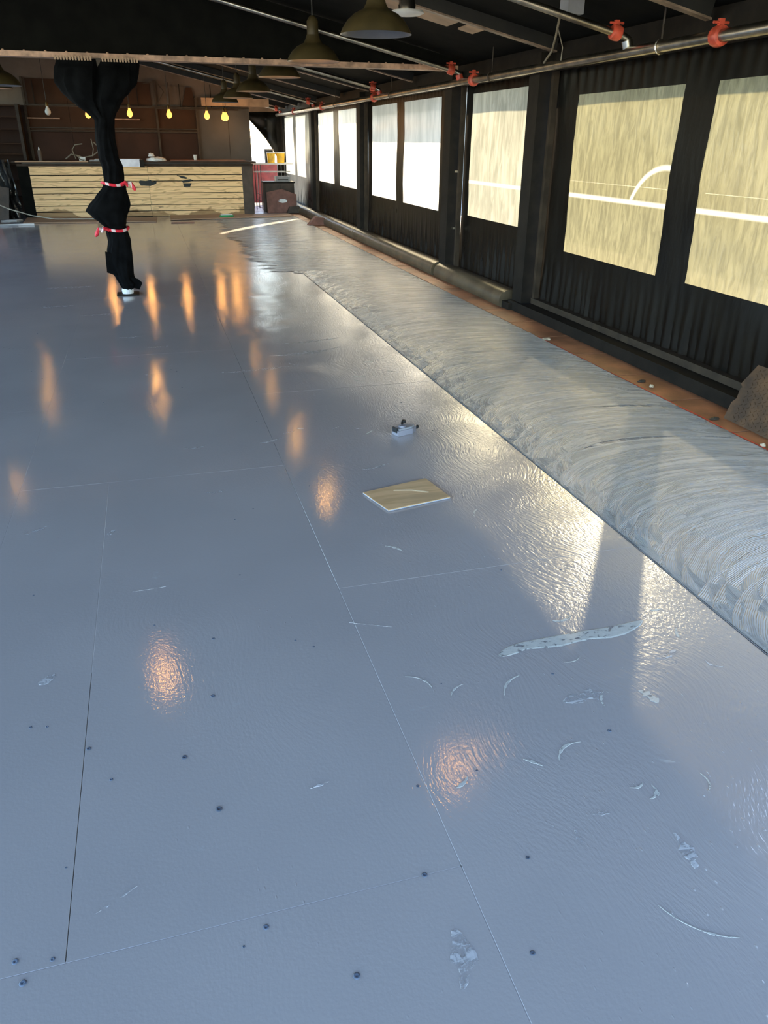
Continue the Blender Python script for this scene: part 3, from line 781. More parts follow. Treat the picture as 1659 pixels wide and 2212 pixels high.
# dark shelf rack standing left of the bar back
sr = thing('shelf_rack', 'dark wooden shelf rack against the wall left of the bar', 'shelf', (-3.0, 19.3, 0))
for x in (-.55, .62):
    MB().box((x - .03, -.02, 0), (x + .03, .34, 2.1)).build('upright', 'brown_steel', sr)
for z_ in (.3, .62, .95, 1.15, 1.35, 1.62, 1.85, 2.06): MB().box((-.52, 0, z_), (.59, .33, z_ + .025)).build('shelf_board', 'brown_panel', sr)
# ------------------------------------------------------------------ tie beam + gable panel
YBM = 8.72
tb = thing('tie_beam', 'long black beam with tan lower flange crossing the room', 'beam', (0, YBM, 2.13))
mb = MB(); mb.prism([(-4.55, .05), (3.30, .05), (3.36, roof_z(3.36) - 2.13 - .01), (RIDGE, roof_z(RIDGE) - 2.13 - .01), (-4.55, roof_z(-4.55) - 2.13 - .01)], 'y', -.01, .02)
mb.build('web', 'deck', tb)
MB().box((-4.55, -.075, .0), (3.28, .075, .045)).build('flange', 'rust', tb)
for k in range(24):
    x = -1.1 + k * .18
    MB().lathe([(.0, .012), (.010, .010), (.012, .0)], 8, (x, -.05, .045)).build('bolt', 'rust', tb)
# ------------------------------------------------------------------ sprinkler pipe run
PX, PZ = 3.22, 2.01
mp = thing('sprinkler_main', 'long galvanised sprinkler pipe running above the curtains', 'pipe', (PX, 1.5, PZ))
MB().tube([(0, 0, 0), (0, 19.1, 0)], .034, 16).build('pipe', 'pipe', mp, True)
def coupling(y, x=0, z_=0.0, ax='y', par=mp, s=1.0):
    mb = MB(); d = (0, 1, 0) if ax == 'y' else (-math.cos(math.atan(SL)), 0, math.sin(math.atan(SL)))
    D = Vector(d); c = Vector((x, y, z_))
    mb.tube([c - D * .035, c - D * .03, c - D * .012, c + D * .012, c + D * .03, c + D * .035], [.038 * s, .052 * s, .056 * s, .056 * s, .052 * s, .038 * s], 14)
    o = mb.build('coupling', 'red', par, True)
    b = MB(); b.box((c.x - .015, c.y - .012, c.z + .05 * s), (c.x + .015, c.y + .012, c.z + .085 * s)); b.tube([(c.x - .05, c.y, c.z + .066 * s), (c.x + .05, c.y, c.z + .066 * s)], .008, 8)
    b.build('bolt', 'red', o)
for y in (4.36, 8.05, 11.75, 15.3, 18.2): coupling(y - 1.5)
BR = [5.31, 8.43, 11.46, 16.08, 20.0]
words = ['nearest sprinkler branch pipe climbing from the main pipe', 'sprinkler branch pipe just in front of the black cross beam', 'first sprinkler branch pipe behind the black cross beam', 'fourth sprinkler branch pipe counted from the camera', 'farthest sprinkler branch pipe near the doorway']
for y, lb in zip(BR, words):
    bp = thing('sprinkler_branch', lb, 'pipe', (PX, y, PZ), 'sprinkler branch pipes under the roof')
    x1 = PX - 4.5
    MB().tube([(0, 0, .03), (0, 0, .075), (-.06, 0, .10), (-4.5, 0, .10 + SL * 4.44)], .024, 12).build('pipe', 'pipe', bp, True)
    coupling(0, -.10, .11, 'x', bp, .85)
    MB().tube([(.012, 0, .0), (-.012, 0, .07)], .036, 12).build('tee', 'red' if y > 7 else 'pipe', bp, True)
hk = thing('pipe_hanger', 'looped wire hanger holding the sprinkler pipe', 'hanger', (PX, 4.92, PZ))
MB().tube([(.042 * math.sin(t), 0, -.042 * math.cos(t)) for t in [i * .5 - 2.6 for i in range(11)]], .006, 6).build('loop', 'pipe', hk)
MB().tube([(.0, 0, .04), (.005, .01, .12), (0, 0, .24)], .007, 6).build('rod', 'brown_steel', hk)
for i, y in enumerate((7.6, 10.9, 14.2)):
    h_ = thing('pipe_hanger', ['wire hanger just before the black cross beam', 'wire hanger above the two-window curtain beyond the beam', 'far wire hanger on the sprinkler pipe'][i], 'hanger', (PX, y, PZ))
    MB().tube([(.042 * math.sin(t), 0, -.042 * math.cos(t)) for t in [k * .5 - 2.6 for k in range(11)]], .005, 6).build('loop', 'brown_steel', h_)
    MB().tube([(0, 0, .04), (0, 0, .24)], .005, 6).build('rod', 'brown_steel', h_)
cb = thing('loose_cable', 'grey loose cable hanging from the roof by the nearest branch pipe', 'cable', (3.05, 6.1, 1.93))
MB().tube([(-.10, -.3, .34), (-.03, -.12, .22), (.06, .1, .16), (.10, .3, .10)], .008, 6).build('cable', 'antler', cb)
MB().tube([(-.06, -.2, .28), (.02, -.15, .16), (.02, -.14, .08)], .004, 6).build('wire', 'antler', cb)
jb = MB(); jb.box((2.85, 5.5, 2.24), (2.97, 5.62, 2.33)); tag(jb.build('junction_box', 'grey'), 'small grey electrical box on the roof near the front pipe', 'box')

# ------------------------------------------------------------------ pendant lamps
RR = .23
out_prof = [(RR + .004, -.004), (RR, .004), (RR - .012, .03), (RR - .045, .075), (RR - .085, .108), (.115, .122), (.082, .138), (.066, .165), (.056, .192), (.054, .20)]
neck_prof = [(.052, .195), (.050, .30), (.036, .325), (.022, .34), (.010, .345)]
in_prof = [(RR + .003, -.003), (RR - .008, .004), (RR - .02, .03), (RR - .053, .07), (RR - .095, .10), (.105, .115), (.06, .13), (.0, .135)]
bulb_prof = [(.0, -.075), (.014, -.072), (.028, -.060), (.034, -.042), (.032, -.02), (.022, .005), (.014, .025), (.013, .05), (.0, .052)]
me_out = MB().lathe(out_prof, 40).mesh('shade', 'shade', True)
me_neck = MB().lathe(neck_prof, 20).mesh('neck', 'shade', True)
me_in = MB().lathe(in_prof, 40).mesh('shade_lining', 'shade_in', True)
me_bl = MB().lathe(bulb_prof, 18).mesh('bulb', 'bulb_lit', True)
me_bu = MB().lathe(bulb_prof, 18).mesh('bulb', 'glass', True)
def pendant(x, y, z_, label, lit=True, group='barn pendant lamps'):
    t = thing('pendant_lamp', label, 'lamp', (x, y, z_), group)
    s = link('shade', me_out, t); link('shade_lining', me_in, s); link('neck', me_neck, t)
    link('bulb', me_bl if lit else me_bu, t, (0, 0, .105))
    zc = roof_z(x) - z_
    MB().tube([(0, 0, .34), (0, 0, zc)], .008, 8).build('cord', 'black', t)
    return t
XP = 1.56
pendant(XP, 3.55, 2.19, 'lit barn pendant hanging nearest the camera over the smear')
pendant(XP, 5.65, 2.09, 'largest olive barn pendant at the top, its unlit bulb showing', False)
pendant(XP, 7.73, 2.095, 'olive barn pendant on a long cord in front of the cross beam')
pendant(XP, 9.64, 2.09, 'olive barn pendant half hidden behind the cross beam')
pendant(XP, 11.9, 2.06, 'olive barn pendant second behind the cross beam', True)
pendant(XP, 13.8, 2.06, 'olive barn pendant third behind the cross beam')
pendant(XP - .05, 15.4, 2.06, 'farthest olive barn pendant of the row by the bar', False)
pendant(-1.42, 10.4, 1.985, 'barn pendant cut by the left picture edge', False)
pendant(-1.80, 8.9, 2.12, 'lit barn pendant left of the draped column', group='barn pendant lamps left')
pendant(-1.80, 12.3, 2.12, 'lit barn pendant far left behind the beam', group='barn pendant lamps left')
pendant(-1.95, 13.9, 2.12, 'lit barn pendant far left close to the bar', group='barn pendant lamps left')
# metal vent beside the nearest pendant
vt = thing('roof_vent', 'metal duct stub with a white flange beside the nearest pendant', 'vent', (2.02, 6.45, 2.32))
MB().lathe([(.0, .0), (.06, .0), (.065, .05), (.06, .06), (.06, .20), (.0, .20)], 20).build('duct', 'chrome', vt, True)
MB().lathe([(.0, -.012), (.10, -.012), (.13, .0), (.12, .014), (.0, .02)], 24).build('flange', 'white', vt, True)
# ------------------------------------------------------------------ bare bulbs
eb_prof = [(.0, -.12), (.02, -.117), (.045, -.095), (.058, -.065), (.055, -.035), (.038, .0), (.024, .03), (.022, .05), (.0, .052)]
me_e = MB().lathe(eb_prof, 18).mesh('bulb', 'bulb_soft', True)
me_e0 = MB().lathe(eb_prof, 18).mesh('bulb', 'glass', True)
me_s = MB().lathe([(.0, .13), (.012, .13), (.024, .115), (.027, .05), (.022, .045), (.0, .045)], 12).mesh('socket', 'brass', True)
def edison(x, y, z_, label, lit=True, watts=5.0, zc=None, me=None):
    t = thing('hanging_bulb', label, 'bulb', (x, y, z_), 'bare bulbs hung over the bar')
    link('bulb', me or (me_e if lit else me_e0), t); link('socket', me_s, t)
    MB().tube([(0, 0, .13), (0, 0, (zc or roof_z(x)) - z_)], .006, 6).build('cord', 'black', t)
    if lit:
        ld = bpy.data.lights.new('bulb_light', 'POINT'); ld.energy = watts; ld.color = (1, .43, .10); ld.shadow_soft_size = .035
        lo = bpy.data.objects.new('bulb_light', ld); COL.objects.link(lo); lo.parent = t; lo.location = (0, 0, -.20)
    return t
edison(-.955, 18.5, 1.955, 'lit amber bulb half hidden by the black drape')
edison(-.14, 18.5, 1.985, 'lit amber bulb just right of the black drape')
edison(.645, 18.5, 1.98, 'lit amber bulb over the bar middle, left of the grey wall panels')
edison(1.415, 18.5, 1.965, 'lit amber bulb alone in front of the grey panels')
edison(1.765, 18.5, 1.945, 'left one of the close pair of lit amber bulbs')
edison(1.88, 19.2, 1.96, 'right one of the close pair of lit amber bulbs')
edison(-1.72, 18.6, 2.0, 'unlit clear bulb left of the draped column', False)
edison(-.30, 5.2, 2.42, 'lit amber bulb hung high over the near floor', True, 1.0, None, me_bl)
edison(-.17, 12.2, 2.14, 'lit amber bulb behind the draped column', True, 1.0, None, me_bl)

# ------------------------------------------------------------------ column with drape
XC, YC = -.30, 8.62
sc_ = thing('steel_column', 'steel column wrapped in black cloth under the cross beam', 'column', (XC, YC, 0))
MB().box((-.035, -.035, .006), (.035, .035, 2.13)).build('shaft', 'brown_steel', sc_)
MB().box((-.11, -.10, 0), (.11, .10, .010)).build('base_plate', 'dark_steel', sc_)
MB().lathe([(.0, .0), (.055, .0), (.06, .03), (.05, .075), (.0, .075)], 14, (.0, -.0, .010)).build('foot_wrap', 'cloth', sc_)
# (z, left X, right X, depth radius)
prof = [(2.122, -0.640, 0.062, 0.055), (2.085, -0.655, 0.065, 0.075), (2.041, -0.672, 0.057, 0.130), (1.928, -0.687, 0.034, 0.190), (1.852, -0.655, -0.031, 0.190), (1.794, -0.603, -0.102, 0.190), (1.736, -0.539, -0.152, 0.140), (1.678, -0.457, -0.194, 0.140), (1.628, -0.398, -0.214, 0.140), (1.560, -0.404, -0.227, 0.110), (1.461, -0.415, -0.233, 0.110), (1.299, -0.405, -0.212, 0.110), (1.217, -0.383, -0.189, 0.110), (1.134, -0.386, -0.191, 0.110), (1.084, -0.389, -0.198, 0.110), (1.042, -0.408, -0.186, 0.095), (0.945, -0.496, -0.181, 0.130), (0.868, -0.567, -0.183, 0.130), (0.817, -0.601, -0.190, 0.130), (0.761, -0.549, -0.202, 0.130), (0.708, -0.487, -0.217, 0.130), (0.664, -0.440, -0.232, 0.095), (0.620, -0.434, -0.220, 0.095), (0.531, -0.428, -0.200, 0.095), (0.419, -0.453, -0.201, 0.110), (0.306, -0.465, -0.212, 0.110), (0.213, -0.428, -0.223, 0.110), (0.167, -0.403, -0.220, 0.110), (0.110, -0.379, -0.181, 0.110), (0.072, -0.362, -0.197, 0.075), (0.060, -0.353, -0.220, 0.075)]
dp = thing('cloth_drape', 'gathered black cloth wound around the column, bulging midway', 'drape', (XC, YC, 0))
mb = MB(); KS = 64
zz = []
for (a, b) in zip(prof, prof[1:]):
    for s in range(4):
        t = s / 4; t2 = t * t * (3 - 2 * t) * .5 + t * .5
        zz.append(tuple(a[i] + (b[i] - a[i]) * (t if i == 0 else t2) for i in range(4)))
zz.append(prof[-1])
for (z_, l, r, d) in zz:
    cx_, hw = (l + r) / 2 - XC, (r - l) / 2
    top = max(0, min(1, (z_ - 1.6) / .4)); tw = (2.1 - z_) * 2.6
    for j in range(KS):
        t = 2 * PI * j / KS
        q = Vector((math.cos(t + tw * .35) * 1.5, math.sin(t + tw * .35) * 1.5, z_ * 2.0))
        fold = 1 + .05 * noise.noise(q * 1.6) + .15 * (1 - top) * noise.noise(Vector((q.x * 2.2, q.y * 2.2, z_ * 3.4 + t))) + top * .055 * math.sin(t * 15) + .03 * math.sin(3 * t + z_ * 9)
        # clefts between the two gathered halves at the top
        cleft = 1 - top * .75 * math.exp(-((math.cos(t) - .02) / .09) ** 2)
        edge = .96 if abs(math.cos(t)) > .9 else 1
        mb.v.append((cx_ + math.cos(t) * hw * fold * edge, math.sin(t) * d * fold * cleft, z_ + .012 * noise.noise(q * 2)))
n = len(zz)
for i in range(n - 1):
    for j in range(KS): mb.f.append((i * KS + j, i * KS + (j + 1) % KS, (i + 1) * KS + (j + 1) % KS, (i + 1) * KS + j))
mb.build('cloth', 'drape', dp, True)
# loose hem corners near the foot
MB().prism([(-.04, .0), (.05, -.03), (.085, .035), (.05, .075), (-.03, .10)], 'y', -.012, .012).build('cloth_corner', 'drape', dp, loc=(.07, -.07, .085))
MB().prism([(-.06, .0), (.03, -.04), (.05, .16), (-.05, .20)], 'y', -.012, .012).build('cloth_corner', 'drape', dp, loc=(-.115, -.085, .24))
def band(z_, l, r, d, tail):
    cx_, hw = (l + r) / 2 - XC, (r - l) / 2
    mb = MB()
    ring = [(cx_ + math.cos(t) * (hw + .014), math.sin(t) * (d + .02), z_ + .012 * math.sin(2 * t + 1)) for t in [2 * PI * i / 28 for i in range(29)]]
    mb.tube(ring, .014, 8, False)
    o = mb.build('tape_band', 'tape', dp, True)
    x = cx_ + tail * (hw + .01)
    MB().tube([(x, -.06, z_), (x + tail * .05, -.09, z_ + .01), (x + tail * .075, -.1, z_ - .04), (x + tail * .085, -.1, z_ - .06)], [.02, .016, .02, .01], 7).build('tape_tail', 'tape', o, True)
    MB().tube([(x - tail * .05, -.1, z_ - .005), (x - tail * .0, -.12, z_ + .02), (x + tail * .02, -.1, z_ - .02)], .013, 7).build('tape_knot', 'tape', o, True)
band(1.065, -.395, -.195, .10, 1); band(.645, -.437, -.225, .092, -1)
# made-up tan blocks for lit flange showing between the gathers
for k in range(13):
    MB().box((-.365 + k * .0255, -.082, 2.105), (-.365 + k * .0255 + .015, -.055, 2.14)).build('lit_flange_block', 'tan', dp)
for k in range(13):
    MB().box((.045 + k * .0255, -.082, 2.100), (.045 + k * .0255 + .015, -.055, 2.135)).build('lit_flange_block', 'tan', dp)

# ------------------------------------------------------------------ BAR
YF = 17.9
bar = thing('bar_counter', 'long bar counter faced with pale stained pine planks', 'bar', (0, YF, 0))
MB().box((-2.40, .035, 0), (2.22, .70, .965)).build('carcass', 'deck', bar)
zs = [.0, .11, .225, .34, .455, .57, .685, .80, .965]
for i, (a, b) in enumerate(zip(zs, zs[1:])):
    xj = .07 + rnd(-.01, .01)
    for x0, x1 in ((-2.185, xj), (xj, 2.0)):
        d = rnd(0, .006)
        MB().box((x0 + .002, -d, a + rnd(.003, .010)), (x1 - .002, .03, b - rnd(.003, .010))).build('plank', 'pine', bar)
MB().box((2.0, .0, 0), (2.22, .03, .965)).build('end_panel', 'box_brown', bar)
MB().box((-2.40, -.02, .965), (2.24, .72, 1.01)).build('counter_edge', 'counter', bar)
MB().box((-2.47, -.10, 1.025), (2.30, .76, 1.058)).build('countertop', 'counter', bar)
MB().box((-2.40, -.11, 1.040), (-1.05, -.10, 1.062)).build('counter_lip', 'plank', bar)
MB().box((-2.3, .02, 1.01), (2.2, .68, 1.025)).build('counter_packing', 'black', bar)
def blot(pts): MB().prism(pts, 'y', -.010, -.0065).build('paint_blot', 'blackpaint', bar)
blot([(-.09, .60), (.10, .59), (.22, .63), (.24, .69), (.15, .67), (.12, .71), (.02, .69), (-.10, .70), (-.12, .66)])
blot([(.64, .80), (.80, .77), (.86, .75), (.84, .72), (.74, .74)]); blot([(.74, .69), (.92, .72), (.98, .70), (.88, .66), (.76, .65)]); blot([(.76, .64), (.94, .64), (.90, .57), (.78, .57)])
# things on the bar
def topz(): return 1.058
t = thing('sealant_tube', 'upright pale yellow sealant tube on the bar left end', 'tube', (-1.94, YF + .05, topz()))
MB().lathe([(.0, .0), (.036, .0), (.036, .185), (.028, .195), (.0, .195)], 16).build('body', 'beige', t, True)
MB().lathe([(.018, .195), (.014, .215), (.006, .25), (.0, .25)], 12).build('nozzle', 'white', t, True)
t = thing('bent_wire_coil', 'tangle of bent grey wire lying on the bar', 'wire', (-1.15, YF + .25, topz() + .002))
MB().tube([(-.34, 0, .03), (-.22, .0, .12), (-.12, 0, .10), (.0, 0, .06), (.18, .02, .09), (.29, .0, .16), (.31, 0, .27), (.24, 0, .34)], .012, 7).build('wire', 'antler', t, True)
MB().tube([(-.14, .02, .03), (-.19, .0, .20), (-.12, 0, .29), (.02, 0, .31)], .011, 7).build('wire', 'antler', t, True)
MB().tube([(.18, 0, .08), (.22, 0, .22), (.20, 0, .40)], .009, 7).build('wire', 'antler', t, True)
MB().tube([(-.12, 0, .10), (-.05, -.05, .02), (.0, -.1, .012)], .011, 7).build('wire', 'antler', t, True)
MB().box((-.08, -.03, .0), (.04, .05, .07)).build('clamp', 'white', t)
t = thing('sheet_stack', 'pale grey flat sheets lying across the bar by the column', 'sheets', (-.50, YF - .05, topz()))
MB().box((-.52, .0, 0), (.5, .5, .022)).build('sheet', 'grey', t); MB().box((-.42, -.10, .022), (.46, .45, .040)).build('sheet', 'grey', t)
MB().box((-.30, -.11, -.10), (.44, -.10, .044)).build('hanging_edge', 'silver', t)
MB().box((.44, -.11, -.11), (.53, -.10, .03)).build('end_cap', 'dark_steel', t)
def crumple(name, label, loc, sx, sy, sz, mat, seed, cat='cloth'):
    bm = bmesh.new(); bmesh.ops.create_icosphere(bm, subdivisions=4, radius=1)
    for v in bm.verts:
        p = v.co.copy(); k = 1 + .35 * noise.noise(p * 1.7 + Vector((seed, 0, 0))) + .18 * noise.noise(p * 4 + Vector((0, seed, 0)))
        v.co = Vector((p.x * k * sx, p.y * k * sy, max(p.z, -.25) * k * sz + .25 * sz))
    lo = min(v.co.z for v in bm.verts)
    for v in bm.verts: v.co.z -= lo
    me = bpy.data.meshes.new(name); bm.to_mesh(me); bm.free(); me.materials.append(M[mat])
    for p in me.polygons: p.use_smooth = True
    return tag(link(name, me, None, loc), label, cat)
crumple('rag', 'crumpled white rag on the bar', (.27, YF + .12, topz()), .21, .16, .055, 'cloth', 3)
crumple('rag', 'small white rag bunched up on top of the larger rag', (.19, YF + .13, topz() + .085), .06, .06, .05, 'cloth', 9)
t = thing('drinking_glass', 'small clear glass on the bar right of the rag', 'glass', (1.07, YF + .15, topz() + .02))
MB().lathe([(.0, .0), (.03, .0), (.045, .10), (.042, .10), (.028, .008), (.0, .008)], 16).build('glass', 'glass', t, True)
tag(MB().box((.56, 0, 0), (2.1, .5, .018)).build('bar_sheet', 'carton', None, False, (0, YF + .02, topz() + .001)), 'thin brown sheet lying on the right half of the bar', 'sheet')
# planks on the floor before the bar
t = MB().prism([(-1.30, .60), (-1.32, -.35), (1.20, -.03), (1.23, .60)], 'z', 0, .016).build('floor_plank', 'plank', None, False, (1.73, 17.25, .009))
tag(t, 'wide tan board on the floor before the bar right half', 'board', 'tan boards on the floor')
t = MB().prism([(-1.27, .70), (-1.21, -.40), (1.23, -.50), (1.26, .35)], 'z', 0, .016).build('floor_plank', 'plank', None, False, (-1.10, 17.15, .004))
tag(t, 'wide tan board on the floor before the bar left half', 'board', 'tan boards on the floor')
t = MB().box((-.22, -.03, 0), (.22, .03, .012)).build('wood_offcut', 'carton', None, False, (.62, 16.35, .004)); tag(t, 'short brown offcut lying in front of the long planks', 'offcut')
t = thing('scrub_brush', 'green scrubbing brush lying on the tan plank', 'brush', (1.55, 17.22, .028))
MB().lathe([(.0, .0), (.9, .0), (1.0, .3), (.9, .8), (.0, 1.0)], 16).build('back', 'green', t, True).scale = (.15, .045, .04)
MB().box((-.12, -.035, .036), (.12, .035, .045)).build('pad', 'white', t)
t = thing('white_strip', 'long thin white strip on the floor at the left edge', 'strip', (-2.75, 16.33, .0)); t.rotation_euler = (0, 0, .22)
MB().box((-.75, -.015, .002), (.68, .015, .03)).build('strip', 'white', t); MB().box((-.75, -.06, .0), (.4, -.02, .02)).build('backing', 'grey', t)
t = MB().prism([(-.16, -.12), (.12, -.10), (.2, .14), (-.05, .12)], 'z', 0, .012).build('paper_sheet', 'cloth', None, False, (-2.62, 17.45, .003)); tag(t, 'pale paper sheet on the floor at the bar left corner', 'paper')
# cable sagging into view
pts = []
ctrl = [(-3.35, 16.9, .72), (-3.0, 17.0, .46), (-2.6, 17.2, .24), (-2.2, 17.3, .10), (-1.8, 17.25, .035), (-1.3, 17.2, .032), (-.75, 17.15, .032)]
tag(MB().tube([(-4.2, 16.6, 1.5)] + ctrl, .010, 8).build('cable', 'cable'), 'pale cable sagging from the left down to the plank by the bar', 'cable')
# black sheeting + leaning boards left of the bar
t = thing('plastic_sheeting', 'black shiny plastic sheeting hanging left of the bar', 'sheeting', (-2.84, 17.95, 0))
mb = MB(); nx, nz = 26, 24
for j in range(nz + 1):
    for i in range(nx + 1):
        u, w = i / nx, j / nz
        mb.v.append((-.30 + .6 * u + .10 * (1 - w), .05 * math.sin(u * 21 + 2 * noise.noise(Vector((u * 3, w * 3, 0)))) + .03 * noise.noise(Vector((u * 6, w * 6, 4))), 1.08 * w))
for j in range(nz):
    for i in range(nx): mb.f.append((j * (nx + 1) + i, j * (nx + 1) + i + 1, (j + 1) * (nx + 1) + i + 1, (j + 1) * (nx + 1) + i))
mb.build('sheet', 'bag', t, True)
for i, (x, lb, mt_) in enumerate(((-3.10, 'grey leaning board at the left edge, nearest the sheeting', 'box_brown'), (-3.28, 'brown leaning board at the left edge', 'carton'))):
    o = MB().box((-.14, 0, 0), (.14, .02, .62)).build('leaning_board', mt_, None, False, (x + .28, 17.62 - .05 * i, .0)); o.rotation_euler = (-.18, .16, 0); tag(o, lb, 'board', 'boards leaning at the left edge')
# ------------------------------------------------------------------ far right corner
t = thing('high_table', 'tall thin-legged metal table by the bright doorway', 'table', (2.92, 19.6, 0))
MB().box((-.50, -.30, .96), (.42, .30, .99)).build('table_top', 'white', t)
for x in (-.46, -.33):
    for y in (-.26, .26): MB().bar((x, y, 0), (x, y, .96), .016, .016, (0, 1, 0)).build('leg', 'black', t)
for y in (-.26, .26): MB().bar((.24, y, 0), (.24, y, .96), .016, .016, (0, 1, 0)).build('leg', 'black', t)
for z_ in (.08, .22, .36): MB().bar((-.46, -.26, z_), (-.33, -.26, z_ - .05), .010, .010).build('rung', 'black', t)
MB().bar((-.46, 0, .80), (.40, 0, .80), .03, .03).build('stretcher', 'white', t)
def bucket(x, y, lb):
    t = thing('paint_bucket', lb, 'bucket', (x, y, .99), 'yellow buckets on the high table')
    MB().lathe([(.0, .0), (.082, .0), (.098, .21), (.094, .21), (.080, .006), (.0, .006)], 24).build('body', 'yellow', t, True)
    MB().lathe([(.098, .205), (.105, .207), (.105, .225), (.092, .228), (.092, .205)], 24).build('rim', 'white', t, True)
    MB().prism([(-.03, .06), (.03, .05), (.035, .13), (-.02, .15)], 'y', -.100, -.092).build('drip_label', 'amber', t)
bucket(2.86, 19.42, 'left yellow bucket on the high table'); bucket(3.085, 19.45, 'right yellow bucket on the high table')
t = thing('dark_bucket', 'dark lidded pail behind the yellow buckets', 'bucket', (2.86, 19.75, .99))
MB().lathe([(.0, .0), (.10, .0), (.11, .26), (.0, .27)], 20).build('body', 'black', t, True); MB().lathe([(.0, .26), (.115, .262), (.115, .29), (.0, .30)], 20).build('lid', 'grey', t, True)
t = thing('low_cabinet', 'dark brown low cabinet in the far right corner', 'cabinet', (2.92, 18.55, 0))
MB().box((-.36, .0, 0), (.30, .45, .60)).build('body', 'box_brown', t); MB().box((-.38, -.02, .60), (.32, .46, .63)).build('top', 'dark_steel', t)
MB().box((-.33, -.015, .06), (-.03, .0, .57)).build('door', 'box_brown', t); MB().box((-.02, -.015, .06), (.28, .0, .57)).build('door', 'box_brown', t)
t = thing('grey_carton', 'small grey carton on top of the low cabinet', 'box', (2.98, 18.70, .63))
MB().box((-.16, -.1, 0), (.16, .1, .11)).build('body', 'grey', t); MB().box((-.12, -.102, .03), (.12, -.1, .05)).build('label_strip', 'dark_steel', t)
t = thing('maroon_board', 'maroon board with a white splash leaning on the low cabinet', 'board', (2.86, 18.30, .0)); t.rotation_euler = (-.20, 0, 0)
MB().prism([(-.30, 0), (.36, 0), (.37, .38), (.05, .50), (-.30, .43)], 'y', -.012, .012).build('board', 'carton', t)
MB().prism([(-.02, .22), (.05, .205), (.14, .22), (.155, .26), (.10, .285), (.0, .285), (-.03, .275), (.02, .26), (-.05, .255), (.0, .245), (-.045, .235)], 'y', -.016, -.012).build('splash', 'white', t)
t = MB().prism([(-.16, 0), (.22, 0), (.1, .16), (-.1, .13)], 'y', -.05, .05).build('rubble_bag', 'box_brown', None, False, (3.12, 18.12, .005)); tag(t, 'dark sagging bag beside the maroon board', 'bag')
# black tarp swept aside over the doorway
t = thing('door_tarp', 'black tarp swept aside over the bright far doorway', 'tarp', (2.46, 20.9, 2.08))
mb = MB(); NX, NZ = 22, 16
for i in range(NX + 1):
    u = i / NX; x = .80 * u
    drop = .06 + .98 * (u ** 1.25)
    for j in range(NZ + 1):
        w = j / NZ
        mb.v.append((x, .05 * math.sin(w * 9 + u * 4) * u + .10 * math.sin(u * 7), -drop * w))
for i in range(NX):
    for j in range(NZ): mb.f.append((i * (NZ + 1) + j, (i + 1) * (NZ + 1) + j, (i + 1) * (NZ + 1) + j + 1, i * (NZ + 1) + j + 1))
mb.build('sheet', 'curtain', t, True)
w4 = struct(MB().box((3.28, 21.2, 0), (3.40, 21.32, 2.1)).build('trim_3', 'dark_steel'), 'dark door post in the far corner')
o = MB().prism([(-.2, 0), (.25, .0), (.12, .13), (-.05, .15)], 'y', -.08, .08).build('paper_wad', 'carton', None, False, (3.11, 15.45, .0)); tag(o, 'crumpled brown paper on the tiles by the kerb', 'paper')
tag(MB().lathe([(.0, .004), (.07, .004), (.075, .0), (.0, .0)], 16).build('white_puddle', 'white', None, False, (2.45, 16.6, .0065)), 'white paint spot on the far adhesive', 'paint')
# narrow amber label strip seen in the gap
t = thing('hanging_sign', 'narrow amber and white sign outside the curtain gap', 'sign', (3.62, 17.45, .9))
MB().box((-.005, -.05, .45), (.005, .05, .9)).build('upper', 'amber', t); MB().box((-.005, -.05, .2), (.005, .05, .45)).build('lower', 'white', t)
MB().bar((0, 0, -1.0), (0, 0, .2), .03, .03, (0, 1, 0)).build('stake', 'grey', t)

# ------------------------------------------------------------------ things on the near floor
t = thing('flooring_sample', 'oak look flooring sample lying on the blue floor', 'board', (.99, 3.03, .0015))
mb = MB(); P = [(-.19, .07), (.14, .15), (.18, -.08), (-.13, -.14)]
mb.prism(P, 'z', .004, .0075); mb.build('face', 'board', t); MB().prism(P, 'z', 0, .004).build('backing', 'edge', t)
MB().prism([(-.05, .05), (.03, .03), (.10, -.01), (.105, -.003), (.035, .042), (-.045, .06)], 'z', .0075, .0080).build('pale_scratch', 'scratch', t)
t = thing('chalk_reel', 'small silver chalk line reel standing on the floor', 'reel', (1.225, 3.83, .001)); t.rotation_euler = (0, 0, .35)
MB().prism([(-.062, -.03), (.035, -.034), (.075, -.012), (.075, .014), (.03, .034), (-.062, .03)], 'z', 0, .030).build('case', 'silver', t)
MB().prism([(-.052, -.024), (.03, -.028), (.062, -.010), (.062, .012), (.026, .028), (-.052, .024)], 'z', .030, .040).build('case_top', 'grey', t)
MB().lathe([(.0, .04), (.02, .04), (.02, .05), (.0, .052)], 16, (-.015, 0, 0)).build('crank_hub', 'silver', t, True)
MB().tube([(-.015, 0, .05), (.0, .02, .056), (.015, .024, .056)], .006, 8).build('crank', 'black', t); MB().lathe([(.0, .05), (.011, .05), (.012, .066), (.0, .068)], 12, (.015, .024, 0)).build('knob', 'black', t, True)
MB().tube([(.075, 0, .018), (.092, .0, .016), (.10, .004, .02)], .009, 8).build('nozzle', 'black', t); MB().box((-.066, -.02, .018), (-.06, .02, .045)).build('hook', 'black', t)

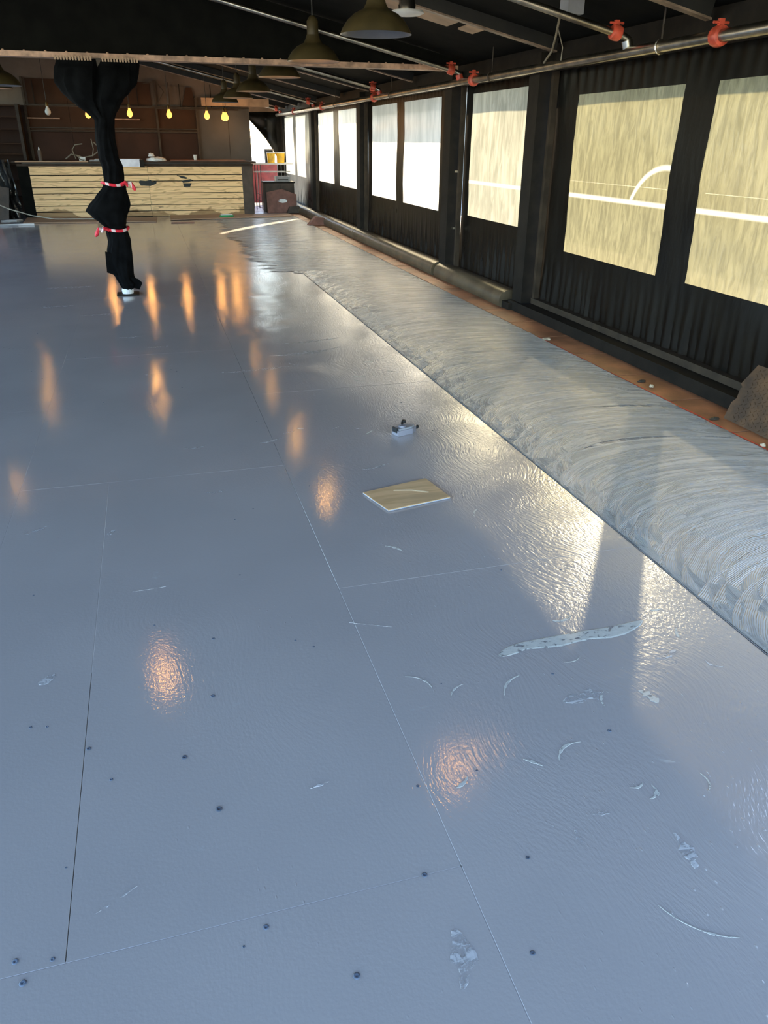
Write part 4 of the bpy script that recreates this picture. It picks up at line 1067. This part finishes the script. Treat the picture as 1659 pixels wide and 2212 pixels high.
# diamond plate leaning on the kerb
t = thing('diamond_plate', 'rusty diamond plate steel sheet leaning on the kerb', 'steel sheet', (3.13, 3.25, .002)); t.rotation_euler = (0, math.radians(22), 0)
poly = [(-.75, 0), (.34, 0), (.345, .10), (.325, .13), (.335, .19), (.325, .20), (.35, .215), (.30, .345), (-.75, .345)]
MB().prism(poly, 'x', -.003, .003).build('sheet', 'plate', t)
mb = MB()
for i in range(36):
    for j in range(13):
        y = -.72 + i * .03; z_ = .015 + j * .026 + (.013 if i % 2 else 0)
        if y > .29 or z_ > .33: continue
        a = .6 if (i + j) % 2 else -.6
        mb.bar((-.004, y - math.cos(a) * .009, z_ - math.sin(a) * .009), (-.004, y + math.cos(a) * .009, z_ + math.sin(a) * .009), .0045, .003, (1, 0, 0))
o = mb.build('tread_bars', 'plate', t); o['kind'] = 'stuff'
# crumbs and leaves on the tiles
for k, (x, y, lb) in enumerate(((3.035, 5.68, 'pale crumbled filler chunk on the tiles'), (3.09, 4.27, 'small crumb on the tiles halfway to the steel sheet'), (3.035, 3.15, 'crumbs at the red line by the picture edge'))):
    crumple('filler_crumb', lb, (x, y, -.003), .035 if k == 0 else .014, .03 if k == 0 else .012, .014, 'debris', k * 5, 'crumb')
for x, y, lb in ((3.10, 4.40, 'dark dry leaf on the tiles farther from the steel sheet'), (3.075, 3.60, 'dark dry leaf on the tiles close to the steel sheet')):
    crumple('dry_leaf', lb, (x, y, -.003), .03, .014, .010, 'leaf', x * 40, 'leaf')

# ------------------------------------------------------------------ OUTSIDE
gd = struct(MB().box((-60, -40, -.5), (80, 90, -.14)).build('ground', 'concrete'), 'pale concrete yard outside')
o = struct(MB().box((14, -20, -.14), (15, 60, 5.0)).build('wall_outside', 'wall_ext'), 'cream neighbouring wall outside the vinyl, made tall to block low sky')  # height shaped to keep low sky light off the panes
t = thing('guard_rail', 'bright white rail running outside behind the vinyl windows', 'rail', (5.2, 4, 0))
MB().box((-.04, -4, .94), (.04, 8, 1.03)).build('rail', 'white', t)
for y in (-3, 0, 3, 6): MB().box((-.03, y - .03, -.14), (.03, y + .03, .94)).build('rail_post', 'grey', t)
MB().tube([(-.02, 2.9 - .5 * u, 1.02 + .42 * math.sin(u * 1.4)) for u in [i / 10 for i in range(11)]], .035, 8).build('glare_tube', 'white', t, True)  # made-up tube in place of a car windshield's glare
t = thing('red_bin', 'red painted metal bin outside the far doorway', 'bin', (2.9, 23.2, -.14))
MB().box((-.35, 0, 0), (.75, .8, 1.0)).build('body', 'redpaint', t); MB().box((-.38, -.03, 1.0), (.78, .83, 1.06)).build('lid', 'white', t)
MB().bar((-.30, -.1, .0), (-.36, -.1, 1.75), .10, .06, (0, 1, 0)).build('upright', 'redpaint', t)

for o in list(scene.objects):
    o.hide_render = False
